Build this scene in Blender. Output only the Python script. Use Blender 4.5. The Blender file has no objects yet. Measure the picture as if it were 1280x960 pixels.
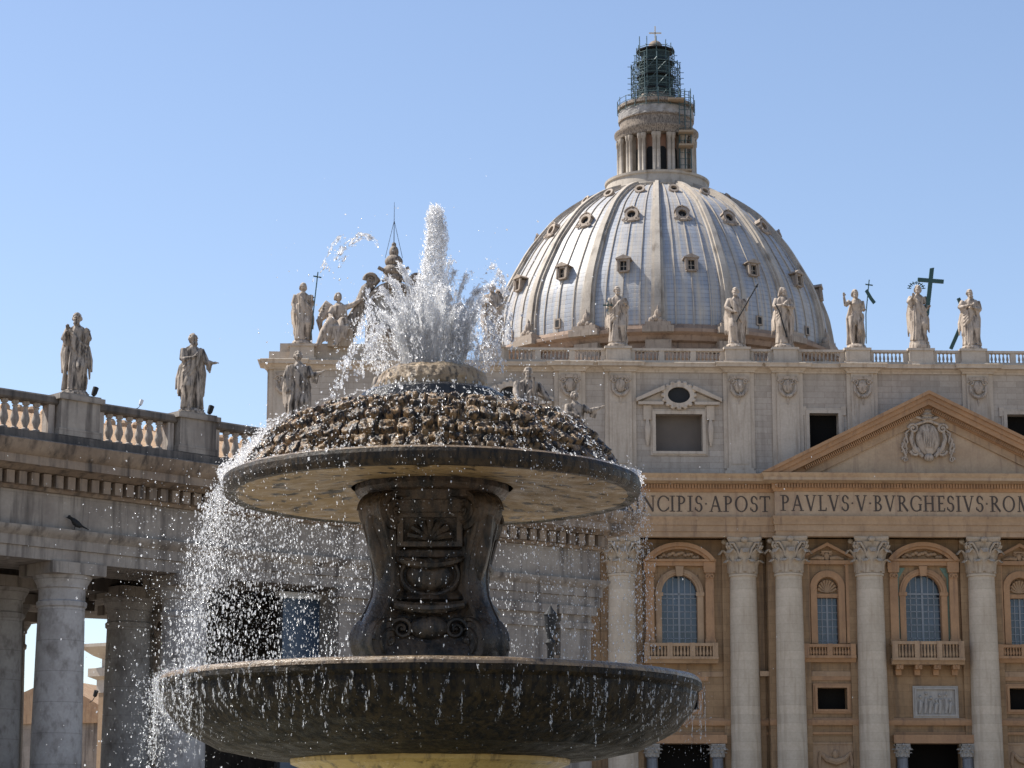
import bpy, bmesh, math, random
import numpy as np
from mathutils import Vector, Matrix, noise as mnoise
random.seed(7); rng = np.random.default_rng(7)
sc = bpy.context.scene
C = sc.collection
R = math.radians

# ------------------------------------------------------------------ camera, sky, sun, exposure
FPX = 3000.0
PITCH = math.atan(610 / FPX)
EYE = 1.7
cam_d = bpy.data.cameras.new('camera'); cam = bpy.data.objects.new('camera', cam_d); C.objects.link(cam)
cam.location = (0, 0, EYE); cam.rotation_euler = (math.pi / 2 + PITCH, 0, 0)
cam_d.sensor_width = 36; cam_d.lens = 36 * FPX / 1280; cam_d.clip_start = 0.5; cam_d.clip_end = 6000
cam_d.dof.use_dof = True; cam_d.dof.focus_distance = 30.0; cam_d.dof.aperture_fstop = 16.0
sc.camera = cam

SUN_EL, SUN_AZ = R(52), R(-74)          # azimuth measured clockwise from +Y (straight ahead)
sun_vec = Vector((math.sin(SUN_AZ) * math.cos(SUN_EL), math.cos(SUN_AZ) * math.cos(SUN_EL), math.sin(SUN_EL)))
w = bpy.data.worlds.new('World'); sc.world = w; w.use_nodes = True
nt = w.node_tree; nt.nodes.clear()
sky = nt.nodes.new('ShaderNodeTexSky'); sky.sky_type = 'NISHITA'; sky.sun_disc = False
sky.sun_elevation = SUN_EL; sky.sun_rotation = SUN_AZ; sky.altitude = 50
sky.air_density = 1.0; sky.dust_density = 0.6; sky.ozone_density = 1.7
bg = nt.nodes.new('ShaderNodeBackground'); bg.inputs['Strength'].default_value = 0.115
wo = nt.nodes.new('ShaderNodeOutputWorld')
tint = nt.nodes.new('ShaderNodeMix'); tint.data_type = 'RGBA'; tint.blend_type = 'MULTIPLY'; tint.inputs[0].default_value = 1; tint.inputs[7].default_value = (1.05, .995, 1.0, 1)
nt.links.new(sky.outputs[0], tint.inputs[6]); nt.links.new(tint.outputs[2], bg.inputs[0]); nt.links.new(bg.outputs[0], wo.inputs[0])
sl = bpy.data.lights.new('sun', 'SUN'); sl.energy = 5.0; sl.angle = R(0.5); sl.color = (1, .95, .87)
so = bpy.data.objects.new('sun', sl); C.objects.link(so)
so.rotation_euler = sun_vec.to_track_quat('Z', 'Y').to_euler()
sc.view_settings.view_transform = 'Standard'; sc.view_settings.look = 'None'
sc.view_settings.exposure = 0.64; sc.view_settings.gamma = 1; sc.view_settings.use_curve_mapping = False
sc.cycles.use_denoising = True
sc.cycles.max_bounces = 12; sc.cycles.diffuse_bounces = 8; sc.cycles.transparent_max_bounces = 64
sc.cycles.caustics_reflective = False; sc.cycles.caustics_refractive = False

# ------------------------------------------------------------------ helpers
cp_, sp_ = math.cos(PITCH), math.sin(PITCH)
def at(px, py, Y):
    a = (px - 640) / FPX; b = (480 - py) / FPX
    t = Y / (cp_ - b * sp_)
    return (a * t, Y, EYE + (sp_ + b * cp_) * t)

class MB:
    def __init__(s): s.v = []; s.f = []
    def add(s, vs, fs):
        o = len(s.v); s.v += [tuple(p) for p in vs]; s.f += [tuple(i + o for i in f) for f in fs]; return s
    def box(s, x0, x1, y0, y1, z0, z1):
        return s.add([(x0,y0,z0),(x1,y0,z0),(x1,y1,z0),(x0,y1,z0),(x0,y0,z1),(x1,y0,z1),(x1,y1,z1),(x0,y1,z1)],
                     [(3,2,1,0),(4,5,6,7),(0,1,5,4),(1,2,6,5),(2,3,7,6),(3,0,4,7)])
    def obox(s, c, ax, ay, az):   # oriented box, half axes
        c, ax, ay, az = map(Vector, (c, ax, ay, az))
        vs = [c + i*ax + j*ay + k*az for k in (-1,1) for j in (-1,1) for i in (-1,1)]
        return s.add(vs, [(0,2,3,1),(4,5,7,6),(0,1,5,4),(1,3,7,5),(3,2,6,7),(2,0,4,6)])
    def prism(s, poly, y0, y1):
        n = len(poly)
        vs = [(x, y0, z) for x, z in poly] + [(x, y1, z) for x, z in poly]
        fs = [tuple(range(n)), tuple(range(2*n-1, n-1, -1))] + [(i, (i+1)%n, n+(i+1)%n, n+i) for i in range(n)]
        return s.add(vs, fs)
    def ring(s, outer, inner, y0, y1):   # band between two open outlines of same length in xz
        n = len(outer); vs = []
        for y in (y0, y1): vs += [(x, y, z) for x, z in outer] + [(x, y, z) for x, z in inner]
        fs = []
        for i in range(n-1):
            fs += [(i, i+1, n+i+1, n+i), (2*n+i+1, 2*n+i, 3*n+i, 3*n+i+1), (i+1, i, 2*n+i, 2*n+i+1), (n+i, n+i+1, 3*n+i+1, 3*n+i)]
        fs += [(0, n, 3*n, 2*n), (n-1, 3*n-1, 4*n-1, 2*n-1)]
        return s.add(vs, fs)
    def lathe(s, prof, n=32, c=(0,0), a0=0, a1=2*math.pi, cap=False):
        full = abs(a1-a0-2*math.pi) < 1e-6; m = n if full else n+1
        vs = [(c[0]+r*math.cos(a0+(a1-a0)*j/n), c[1]+r*math.sin(a0+(a1-a0)*j/n), z) for r, z in prof for j in range(m)]
        fs = []
        for i in range(len(prof)-1):
            for j in range(n):
                k = (j+1) % m
                fs.append((i*m+j, i*m+k, (i+1)*m+k, (i+1)*m+j))
        if cap: fs += [tuple(range(m-1,-1,-1)), tuple(range((len(prof)-1)*m, len(prof)*m))]
        return s.add(vs, fs)
    def loft(s, rings, cap=True, closed=True):
        m = len(rings[0]); vs = [p for r in rings for p in r]; fs = []
        for i in range(len(rings)-1):
            for j in range(m if closed else m-1):
                k = (j+1) % m; fs.append((i*m+j, i*m+k, (i+1)*m+k, (i+1)*m+j))
        if cap: fs += [tuple(range(m-1,-1,-1)), tuple(range((len(rings)-1)*m, len(rings)*m))]
        return s.add(vs, fs)
    def tube(s, pts, rad, n=8, flat=1.0):
        pts = [Vector(p) for p in pts]; rings = []
        if not hasattr(rad, '__len__'): rad = [rad]*len(pts)
        prev = None
        for i, p in enumerate(pts):
            d = (pts[min(i+1, len(pts)-1)] - pts[max(i-1, 0)]).normalized()
            if prev is None:
                u = d.cross(Vector((0,1,0)) if abs(d.y) < .9 else Vector((1,0,0))).normalized()
            else:
                u = (prev - d*prev.dot(d)).normalized()
            prev = u; v = d.cross(u)
            rings.append([p + (u*math.cos(2*math.pi*j/n) + v*math.sin(2*math.pi*j/n)*flat)*rad[i] for j in range(n)])
        return s.loft(rings)
    def ell(s, c, r, n=12, m=8):
        prof = [(max(1e-4, math.sin(math.pi*i/m)), -math.cos(math.pi*i/m)) for i in range(m+1)]
        b = MB().lathe(prof, n)
        return s.add([(c[0]+x*r[0], c[1]+y*r[1], c[2]+z*r[2]) for x, y, z in b.v], b.f)
    def sweep(s, prof, path, cap=True):   # prof: closed polygon of (outward offset, z); path: (x,y) open polyline, outward = right-hand side of travel
        n = len(path); rings = []
        for i, p in enumerate(path):
            def nd(a, b):
                dx, dy = b[0]-a[0], b[1]-a[1]; l = math.hypot(dx, dy); return (dy/l, -dx/l)
            n1 = nd(path[i-1], p) if i else None; n2 = nd(p, path[i+1]) if i < n-1 else None
            if n1 is None: o = n2
            elif n2 is None: o = n1
            else:
                k = 1 + n1[0]*n2[0] + n1[1]*n2[1]; o = ((n1[0]+n2[0])/k, (n1[1]+n2[1])/k)
            rings.append([(p[0]+o[0]*d, p[1]+o[1]*d, z) for d, z in prof])
        return s.loft(rings, cap)
    def xf(s, mat):
        s.v = [tuple(mat @ Vector(p)) for p in s.v]; return s
    def merge(s, o): return s.add(o.v, o.f)
    def mesh(s, name, smooth=40):
        me = bpy.data.meshes.new(name); me.from_pydata(s.v, [], s.f)
        bm = bmesh.new(); bm.from_mesh(me); bmesh.ops.recalc_face_normals(bm, faces=bm.faces); bm.to_mesh(me); bm.free()
        if smooth:
            me.polygons.foreach_set('use_smooth', [True]*len(me.polygons)); me.set_sharp_from_angle(angle=R(smooth))
        return me
    def build(s, name, mat, parent=None, smooth=40, loc=None):
        return link(name, s.mesh(name, smooth), mat, parent, loc)

def link(name, me, mat, parent=None, loc=None):
    o = bpy.data.objects.new(name, me); C.objects.link(o)
    if mat is not None and not len(me.materials): me.materials.append(mat)
    if parent: o.parent = parent
    if loc: o.location = loc
    return o
def thing(name, label, cat, loc=(0,0,0), rz=0, group=None):
    o = bpy.data.objects.new(name, None); C.objects.link(o); o.location = loc; o.rotation_euler = (0,0,rz); o.empty_display_size = .5
    return tag(o, label, cat, group)
def tag(o, label=None, cat=None, group=None, kind=None):
    for k, v in (('label', label), ('category', cat), ('group', group), ('kind', kind)):
        if v: o[k] = v
    return o
def copy_part(o, parent, loc=None):
    c = o.copy(); C.objects.link(c); c.parent = parent
    if loc is not None: c.location = loc
    for ch in [x for x in o.children]:
        d = ch.copy(); C.objects.link(d); d.parent = c
    return c

# vectorised value noise
_perm = rng.random((64, 64, 64))
def vnoise(p):
    i = np.floor(p).astype(int); f = p - i; f = f*f*(3-2*f); i &= 63; j = (i+1) & 63
    x0, y0, z0 = i.T; x1, y1, z1 = j.T; fx, fy, fz = f.T
    g = lambda a, b, c: _perm[a, b, c]
    l = lambda a, b, t: a + (b-a)*t
    return l(l(l(g(x0,y0,z0), g(x1,y0,z0), fx), l(g(x0,y1,z0), g(x1,y1,z0), fx), fy),
             l(l(g(x0,y0,z1), g(x1,y0,z1), fx), l(g(x0,y1,z1), g(x1,y1,z1), fx), fy), fz)
def fbm(p, o=4):
    a, s, t = .5, np.zeros(len(p)), 0
    for k in range(o): s += a*vnoise(p*2**k + 7.3*k); t += a; a *= .5
    return s/t

# ------------------------------------------------------------------ materials
def nodes(name):
    m = bpy.data.materials.new(name); m.use_nodes = True
    return m, m.node_tree, m.node_tree.nodes['Principled BSDF']
def N(t, k, **kw):
    n = t.nodes.new(k)
    for a, b in kw.items(): setattr(n, a, b)
    return n
def L(t, a, b): t.links.new(a, b)
def rgb(c): return (*c, 1) if len(c) == 3 else c
def mix(t, fac, a, b, mode='MIX'):
    n = N(t, 'ShaderNodeMix', data_type='RGBA', blend_type=mode)
    for sock, v in ((n.inputs[0], fac), (n.inputs[6], a), (n.inputs[7], b)):
        if isinstance(v, (int, float)): sock.default_value = v
        elif isinstance(v, tuple): sock.default_value = rgb(v)
        else: L(t, v, sock)
    return n.outputs[2]
def noise_fac(t, vec, scale, lo, hi, detail=6, rough=.6):
    n = N(t, 'ShaderNodeTexNoise'); n.inputs['Scale'].default_value = scale; n.inputs['Detail'].default_value = detail; n.inputs['Roughness'].default_value = rough
    L(t, vec, n.inputs['Vector'])
    r = N(t, 'ShaderNodeMapRange'); r.inputs[1].default_value = lo; r.inputs[2].default_value = hi; L(t, n.outputs[0], r.inputs[0])
    return r.outputs[0], n.outputs[0]
def mapping(t, vec, sc_):
    m = N(t, 'ShaderNodeMapping'); m.inputs['Scale'].default_value = sc_; L(t, vec, m.inputs[0]); return m.outputs[0]
def stone(name, c1, c2, stain, scale=.6, rough=.75, bump=.16, bscale=7, st_lo=.52, st_hi=.75, brick=None, drums=0, spec=.3, wet=None, streak=(1.6,1.6,.16), dist=.04):
    m, t, p = nodes(name)
    co = N(t, 'ShaderNodeTexCoord').outputs['Object']
    f1, _ = noise_fac(t, co, scale, .35, .68)
    col = mix(t, f1, c1, c2)
    f3, _ = noise_fac(t, co, scale*9, .3, .75)
    col = mix(t, f3, col, mix(t, 1.0, col, (.84,.83,.82), 'MULTIPLY'))
    f2, _ = noise_fac(t, mapping(t, co, streak), scale*2.2, st_lo, st_hi)
    col = mix(t, f2, col, stain)
    bh = None
    if brick:
        bw, bhh, amt = brick
        sx = N(t, 'ShaderNodeSeparateXYZ'); L(t, co, sx.inputs[0])
        cx = N(t, 'ShaderNodeCombineXYZ')
        ad = N(t, 'ShaderNodeMath', operation='ADD'); L(t, sx.outputs[0], ad.inputs[0]); L(t, sx.outputs[1], ad.inputs[1])
        L(t, ad.outputs[0], cx.inputs[0]); L(t, sx.outputs[2], cx.inputs[1])
        b = N(t, 'ShaderNodeTexBrick'); L(t, cx.outputs[0], b.inputs['Vector'])
        b.inputs['Scale'].default_value = 1; b.inputs['Brick Width'].default_value = bw; b.inputs['Row Height'].default_value = bhh
        b.inputs['Mortar Size'].default_value = .018; b.inputs['Mortar Smooth'].default_value = .3; b.inputs['Bias'].default_value = 0
        b.inputs['Color1'].default_value = (1,1,1,1); b.inputs['Color2'].default_value = (.78,.77,.76,1); b.inputs['Mortar'].default_value = (.5,.47,.45,1)
        col = mix(t, amt, col, mix(t, 1.0, col, b.outputs['Color'], 'MULTIPLY'))
    if drums:
        sx = N(t, 'ShaderNodeSeparateXYZ'); L(t, co, sx.inputs[0])
        wv = N(t, 'ShaderNodeMath', operation='DIVIDE'); wv.inputs[1].default_value = drums; L(t, sx.outputs[2], wv.inputs[0])
        fl = N(t, 'ShaderNodeMath', operation='FLOOR'); L(t, wv.outputs[0], fl.inputs[0])
        wn = N(t, 'ShaderNodeTexWhiteNoise', noise_dimensions='1D'); L(t, fl.outputs[0], wn.inputs['W'])
        fr = N(t, 'ShaderNodeMath', operation='FRACT'); L(t, wv.outputs[0], fr.inputs[0])
        lt = N(t, 'ShaderNodeMath', operation='LESS_THAN'); lt.inputs[1].default_value = .03; L(t, fr.outputs[0], lt.inputs[0])
        r = N(t, 'ShaderNodeMapRange'); r.inputs[3].default_value = .90; r.inputs[4].default_value = 1.04; L(t, wn.outputs[0], r.inputs[0])
        sb = N(t, 'ShaderNodeMath', operation='MULTIPLY_ADD'); L(t, lt.outputs[0], sb.inputs[0]); sb.inputs[1].default_value = -.22; L(t, r.outputs[0], sb.inputs[2])
        col = mix(t, 1.0, col, sb.outputs[0], 'MULTIPLY')
    L(t, col, p.inputs['Base Color'])
    p.inputs['Specular IOR Level'].default_value = spec
    if wet:
        fr_, _ = noise_fac(t, mapping(t, co, (1,1,.3)), wet[0], .35, .65)
        r = N(t, 'ShaderNodeMapRange'); r.inputs[3].default_value = wet[1]; r.inputs[4].default_value = wet[2]; L(t, fr_, r.inputs[0]); L(t, r.outputs[0], p.inputs['Roughness'])
    else: p.inputs['Roughness'].default_value = rough
    _, nb = noise_fac(t, co, bscale, 0, 1, 8, .65)
    b = N(t, 'ShaderNodeBump'); b.inputs['Strength'].default_value = bump; b.inputs['Distance'].default_value = dist
    L(t, nb, b.inputs['Height']); L(t, b.outputs[0], p.inputs['Normal'])
    return m
def plain(name, c, rough=.5, metal=0, spec=.5, var=.15, scale=8):
    m, t, p = nodes(name)
    co = N(t, 'ShaderNodeTexCoord').outputs['Object']
    f, _ = noise_fac(t, co, scale, .3, .7)
    L(t, mix(t, f, tuple(x*(1-var) for x in c), tuple(min(1, x*(1+var)) for x in c)), p.inputs['Base Color'])
    p.inputs['Roughness'].default_value = rough; p.inputs['Metallic'].default_value = metal; p.inputs['Specular IOR Level'].default_value = spec
    return m

M = {}
M['ochre'] = stone('ochre_stone', (.355,.235,.13), (.27,.172,.092), (.14,.095,.06), .35, brick=(2.2,.75,.7), st_lo=.5, st_hi=.72)
M['ochre_light'] = stone('ochre_trim', (.42,.29,.18), (.32,.215,.13), (.19,.125,.085), .5, st_lo=.52, st_hi=.75)
M['orange'] = stone('orange_trim', (.42,.25,.135), (.32,.19,.105), (.17,.105,.068), .4, st_lo=.55, st_hi=.8)
M['frieze'] = stone('frieze_stone', (.47,.35,.235), (.39,.28,.185), (.27,.185,.13), .5)
M['column'] = stone('column_stone', (.56,.48,.375), (.48,.405,.31), (.34,.27,.195), .45, drums=.9, st_lo=.5, st_hi=.8)
M['capital'] = stone('capital_stone', (.47,.395,.305), (.37,.30,.225), (.20,.15,.105), 1.6)
M['attic'] = stone('attic_stone', (.49,.43,.365), (.41,.355,.30), (.285,.24,.20), .35, brick=(2.0,.62,.8), st_lo=.52, st_hi=.78)
M['attic_trim'] = stone('attic_trim_stone', (.54,.465,.38), (.45,.38,.305), (.29,.23,.175), .5)
M['statue'] = stone('statue_stone', (.47,.395,.32), (.37,.305,.245), (.14,.11,.085), 1.3, streak=(1.4,1.4,.35), st_lo=.5, st_hi=.7)
M['statue_grey'] = stone('weathered_statue_stone', (.33,.275,.22), (.22,.18,.145), (.06,.048,.04), 2.4, streak=(1.4,1.4,.4), st_lo=.46, st_hi=.64)
M['saint'] = stone('carved_saint_stone', (.50,.42,.34), (.38,.31,.25), (.115,.09,.07), 6.5, bscale=70, bump=.5, dist=.006, streak=(1.5,1.5,.3), st_lo=.47, st_hi=.66)  # stone stains; dark streaks also stand in for shade between folds
M['saint_grey'] = stone('weathered_saint_stone', (.46,.39,.32), (.30,.25,.20), (.06,.05,.042), 7.5, bscale=70, bump=.6, dist=.006, streak=(1.5,1.5,.3), st_lo=.44, st_hi=.62)  # weather stains, plus dark streaks painting in drapery shadow
M['trav'] = stone('travertine', (.36,.32,.275), (.24,.208,.18), (.085,.072,.063), .7, st_lo=.48, st_hi=.70, brick=(3.1,1.1,.35))
M['trav_brown'] = stone('travertine_brown', (.30,.235,.175), (.21,.16,.122), (.065,.053,.045), .8, st_lo=.48, st_hi=.70)
M['trav_dark'] = stone('travertine_crust_and_shade', (.17,.145,.125), (.09,.08,.07), (.05,.045,.042), 1.2, st_lo=.42, st_hi=.7)  # black crust on the rails; also painted shade for the colonnade interior
M['trav_col'] = stone('travertine_column', (.46,.435,.41), (.34,.315,.295), (.17,.15,.133), 1.1, drums=1.05, st_lo=.5, st_hi=.75, streak=(1.2,1.2,.7))
M['baluster'] = stone('baluster_stone', (.44,.39,.34), (.36,.31,.27), (.16,.13,.11), 1.5, st_lo=.48, st_hi=.7)
M['glass'] = plain('window_glass', (.03,.045,.07), .1, 0, .6, .65, .45)  # tone varies over the glass to paint in reflections and curtains
M['muntin'] = plain('window_bars', (.20,.22,.24), .5)
M['black'] = plain('dark_interior', (.012,.011,.01), .9, 0, .1)  # near-black stands in for the unlit space behind openings
M['blind'] = plain('drawn_blind', (.14,.12,.105), .8, 0, .1, .1, .4)
M['letter'] = plain('bronze_letter', (.05,.034,.024), .6)
M['metal_dark'] = plain('dark_metal', (.02,.021,.022), .7, 0, .25)
M['bronze_green'] = plain('green_bronze', (.02,.06,.055), .5)
M['red'] = plain('red_drape', (.22,.03,.025), .8)
M['green_marble'] = plain('green_marble', (.10,.16,.115), .4)
M['relief'] = stone('relief_marble', (.40,.38,.35), (.33,.31,.28), (.22,.2,.18), 1.5)
M['grey_marble'] = stone('grey_marble', (.20,.21,.23), (.14,.15,.165), (.10,.10,.11), 1.5, rough=.35)
M['screen'] = plain('blue_screen', (.045,.075,.125), .35)
M['white_paint'] = plain('pale_bar', (.62,.64,.66), .5)
M['tile'] = stone('roof_tile', (.52,.36,.22), (.43,.27,.16), (.25,.16,.10), 2.0)
M['ground'] = stone('paving', (.44,.385,.32), (.37,.325,.27), (.25,.215,.18), .15, brick=(.4,.4,.4))
M['pink_stone'] = stone('lantern_inner_stone', (.42,.24,.16), (.34,.19,.13), (.2,.12,.09), .8)

# ------------------------------------------------------------------ ground
g = MB(); g.add([(-3000,-500,0),(3000,-500,0),(3000,5000,0),(-3000,5000,0)], [(0,1,2,3)])
tag(g.build('ground', M['ground']), kind='structure')

# ================================================================== BASILICA
BX, BY = 42.28, 244.0
bas = thing('basilica', 'long ochre church front with giant columns, pediment and grey attic behind the fountain', 'church', (BX, BY, 0), R(2))
def wall(mb, u0, u1, z0, z1, y0, y1, holes=()):
    us = sorted({u0, u1, *[h[0] for h in holes], *[h[1] for h in holes]}); zs = sorted({z0, z1, *[h[2] for h in holes], *[h[3] for h in holes]})
    us = [x for x in us if u0 <= x <= u1]; zs = [x for x in zs if z0 <= x <= z1]
    for i in range(len(us)-1):
        cu = (us[i]+us[i+1])/2; run = None
        for j in range(len(zs)-1):
            cz = (zs[j]+zs[j+1])/2
            inside = any(h[0] < cu < h[1] and h[2] < cz < h[3] for h in holes)
            if not inside:
                if run is None: run = zs[j]
            if run is not None and (inside or j == len(zs)-2):
                mb.box(us[i], us[i+1], y0, y1, run, zs[j] if inside else zs[j+1]); run = None
    return mb
def arc_pts(cx, cz, rx, rz, a0, a1, n=20):
    return [(cx + rx*math.cos(a0+(a1-a0)*i/n), cz + rz*math.sin(a0+(a1-a0)*i/n)) for i in range(n+1)]

COLU = [-31.2, -18.85, -14.35, -6.1, 5.3, 13.6, 18.6, 30.8]
COLZ0, CAPZ, ENTZ = 7.6, 31.3, 34.93
def yoff(u): return -1.0 if abs(u) < 16.5 else 0.0
# wall bays
arch_w = [-25.3, -.6, 25.2]; rect_w = [-10.35, 9.35]
holes = []
for u in arch_w: holes.append((u-1.95, u+1.95, 24.2, 31.35))
for u in rect_w: holes.append((u-1.3, u+1.3, 24.0, 31.0))
for u in (-10.15, 9.3): holes.append((u-1.5, u+1.5, 17.7, 19.85))
for u in (-25.0, 25.0): holes.append((u-1.5, u+1.5, 17.7, 19.85))
holes += [(-2.7, 2.7, 7.6, 14.3), (-27.7, -22.3, 7.6, 14.3), (22.3, 27.7, 7.6, 14.3), (-42.9, -39.1, 24.2, 31.35)]
wc = MB(); wall(wc, -16.5, 16.5, 7.6, ENTZ, -1.0, .5, [h for h in holes if abs(h[0]) < 16])
wall(wc, -67.6, -16.5, 7.6, ENTZ, 0, 1.5, [h for h in holes if h[1] < -16]); wall(wc, 16.5, 42, 7.6, ENTZ, 0, 1.5, [h for h in holes if h[0] > 16])
wc.build('wall', M['ochre'], bas, 0)
# near-black backing paints the dark inside openings + body, roofs, steps
b = MB(); b.box(-67.5, 42, 2.2, 2.6, 7.6, 52); b.build('shade_backing', M['black'], bas, 0)
b = MB(); b.box(-67.5, 42, 2.7, 26, 0, 46); b.box(-30, 30, 26, 150, 0, 46); b.box(-33, 33, 90, 150, 46, 60); b.build('nave', M['trav'], bas, 0)
b = MB()
for k in range(14): b.box(-75, 75, -9-(14-k)*.9, 2, k*7.6/14, (k+1)*7.6/14)
b.build('steps', M['trav'], bas, 0)
# string courses
b = MB()
for u0, u1, y in ((-67.6,-16.5,0), (-16.5,16.5,-1.0), (16.5,42,0)):
    b.sweep([(-.1,16.1),(.35,16.1),(.45,16.35),(.45,16.6),(.2,16.85),(-.1,16.85)], [(u0+.003,y),(u1-.003,y)])
    b.sweep([(-.1,15.2),(.18,15.2),(.22,15.45),(-.1,15.45)], [(u0+.003,y),(u1-.003,y)])
b.build('string_course', M['orange'], bas)
for u0, u1, y in ((-23.6+.2,-20.6,0), (-17.4,-15.4,-1.0), (-12.2,-7.3,-1.0), (7.3,12.2,-1.0), (-30,-27,0)):
    b = MB(); b.box(u0, u1, y-.12, y+.05, 21.0, 21.5); b.build('wall_band', M['ochre_light'], bas)
# raised wall panels behind columns (pilaster strips)
for u in COLU:
    b = MB(); y = yoff(u); b.box(u-2.1, u+2.1, y-.32, y+.02, 7.6, ENTZ-.01); b.build('pilaster', M['ochre'], bas, 0)
for u in (-36.0, -48.5, -52.0, -65.5):
    b = MB(); b.box(u-1.5, u+1.5, -.9, .02, 7.6, ENTZ-.01); b.build('pilaster', M['ochre_light'], bas, 0)

# --- columns with Corinthian capitals
def column_mesh():
    z0, z1 = COLZ0, CAPZ; H = z1 - z0
    prof = [(1.95,z0),(1.95,z0+.5),(1.85,z0+.55),(1.95,z0+.8),(1.85,z0+1.05),(1.6,z0+1.15),(1.72,z0+1.4),(1.6,z0+1.6),(1.52,z0+1.7)]
    for i in range(15):
        t = i/14; prof.append((1.52 - .19*t**1.6, z0+1.7+(H-2.0)*t))
    prof += [(1.45,z1-.25),(1.45,z1-.05),(1.33,z1)]
    return MB().lathe(prof, 40).mesh('column')
def leaf(mb, ang, r0, z0, h, wd, curl, flare):
    n, m = 9, 7; rings = []
    ca, sa = math.cos(ang), math.sin(ang)
    for i in range(n):
        t = i/(n-1)
        r = r0 + flare*t**2 + (curl*max(0, t-.72)/.28 if t > .72 else 0)
        z = z0 + h*(t if t < .85 else .85 + .15*math.sin((t-.85)/.15*math.pi)*.8 - (t-.85)*.9)
        ww = wd*(.8 + .35*math.sin(t*math.pi*.9))*(1 if t < .8 else 1 - (t-.8)*2.2)
        row = []
        for j in range(m):
            s = (j/(m-1)-.5)*2
            lob = 1 + .16*math.sin(t*22)*abs(s)
            rr = r + .16*(1-s*s) - .05*abs(math.sin(s*5))
            x, y = rr, ww*s*lob
            row.append((x*ca - y*sa, x*sa + y*ca, z))
        for j in range(m-1, -1, -1):
            s = (j/(m-1)-.5)*2; x, y = r-.12, ww*s
            row.append((x*ca - y*sa, x*sa + y*ca, z))
        rings.append(row)
    mb.loft(rings)
def spiral(mb, c, e1, e2, nrm, r, turns=1.7, th=.1, hw=.12, dirn=1, n=30):
    pts = []; rad = []
    for i in range(n):
        t = i/(n-1); a = dirn*turns*2*math.pi*t; rr = r*(1-.82*t)
        pts.append(Vector(c) + Vector(e1)*rr*math.cos(a) + Vector(e2)*rr*math.sin(a) + Vector(nrm)*hw*.4*t); rad.append(th*(1-.5*t))
    mb.tube(pts, rad, 6)
    mb.ell(c, (r*.2,)*3, 8, 6)
def capital_mesh(H=3.6, r=1.33):
    mb = MB()
    mb.lathe([(r,0),(r*1.0,.3*H),(r*1.08,.6*H),(r*1.25,.82*H),(r*1.34,.86*H),(r*1.2,.87*H)], 32)
    for k in range(8): leaf(mb, k*math.pi/4 + math.pi/8, r*1.04, 0, H*.42, .36*r, .42*r, .16*r)
    for k in range(8): leaf(mb, k*math.pi/4, r*1.06, H*.05, H*.70, .36*r, .50*r, .26*r)
    for k in range(4):
        a = math.pi/4 + k*math.pi/2; e = Vector((math.cos(a), math.sin(a), 0)); tq = Vector((-e.y, e.x, 0))
        for s in (-1, 1):
            c = e*r*1.52 + Vector((0,0,H*.76)) + tq*s*.10*r
            mb.tube([e*r*1.02+tq*s*r*.55+Vector((0,0,H*.42)), e*r*1.2+tq*s*r*.42+Vector((0,0,H*.66)), e*r*1.42+tq*s*r*.22+Vector((0,0,H*.83)), c+e*.2*r+Vector((0,0,.06*H))], [.08*r,.1*r,.11*r,.1*r], 6)
            spiral(mb, c, e, Vector((0,0,1)), tq*s, .30*r, 1.6, .085*r, .12*r, -1)
    # abacus with concave sides
    poly = []
    for k in range(4):
        a0 = math.pi/4 + k*math.pi/2; c0 = Vector((math.cos(a0), math.sin(a0)))*r*1.95; c1 = Vector((math.cos(a0+math.pi/2), math.sin(a0+math.pi/2)))*r*1.95
        d = (c1-c0).normalized()
        for t in np.linspace(.06, .94, 9):
            p = c0.lerp(c1, t); mid = (c0+c1)/2; inn = -mid.normalized()*r*.26*math.sin(math.pi*t)
            poly.append(p+inn)
    def ringz(s, z): return [(p.x*s, p.y*s, z) for p in poly]
    mb.loft([ringz(.93, H*.87), ringz(.95, H*.91), ringz(.99, H*.93), ringz(1.0, H*.955), ringz(1.0, H*1.0)])
    for k in range(4):
        a = k*math.pi/2; mb.ell((math.cos(a)*r*1.36, math.sin(a)*r*1.36, H*.92), (.26*r,.26*r,.22*r), 10, 6)
    return mb.mesh('capital', 50)
cm, cap_m = column_mesh(), capital_mesh()
for u in COLU:
    y = yoff(u) - .55
    c = link('column', cm, M['column'], bas, (u, y, 0))
    k = link('capital', cap_m, M['capital'], c, (0, 0, CAPZ)); k.scale = (1, 1, (ENTZ-CAPZ-.004)/3.6)
    # spread the projection a little
pc = MB()
for u in (-36.0,):
    pass
# pilaster capitals: flattened copies
for u in (-36.0, -48.5, -52.0, -65.5):
    k = link('pilaster_capital', cap_m, M['capital'], bas, (u, .2, CAPZ)); k.scale = (.95, .8, (ENTZ-CAPZ-.004)/3.6)

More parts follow.
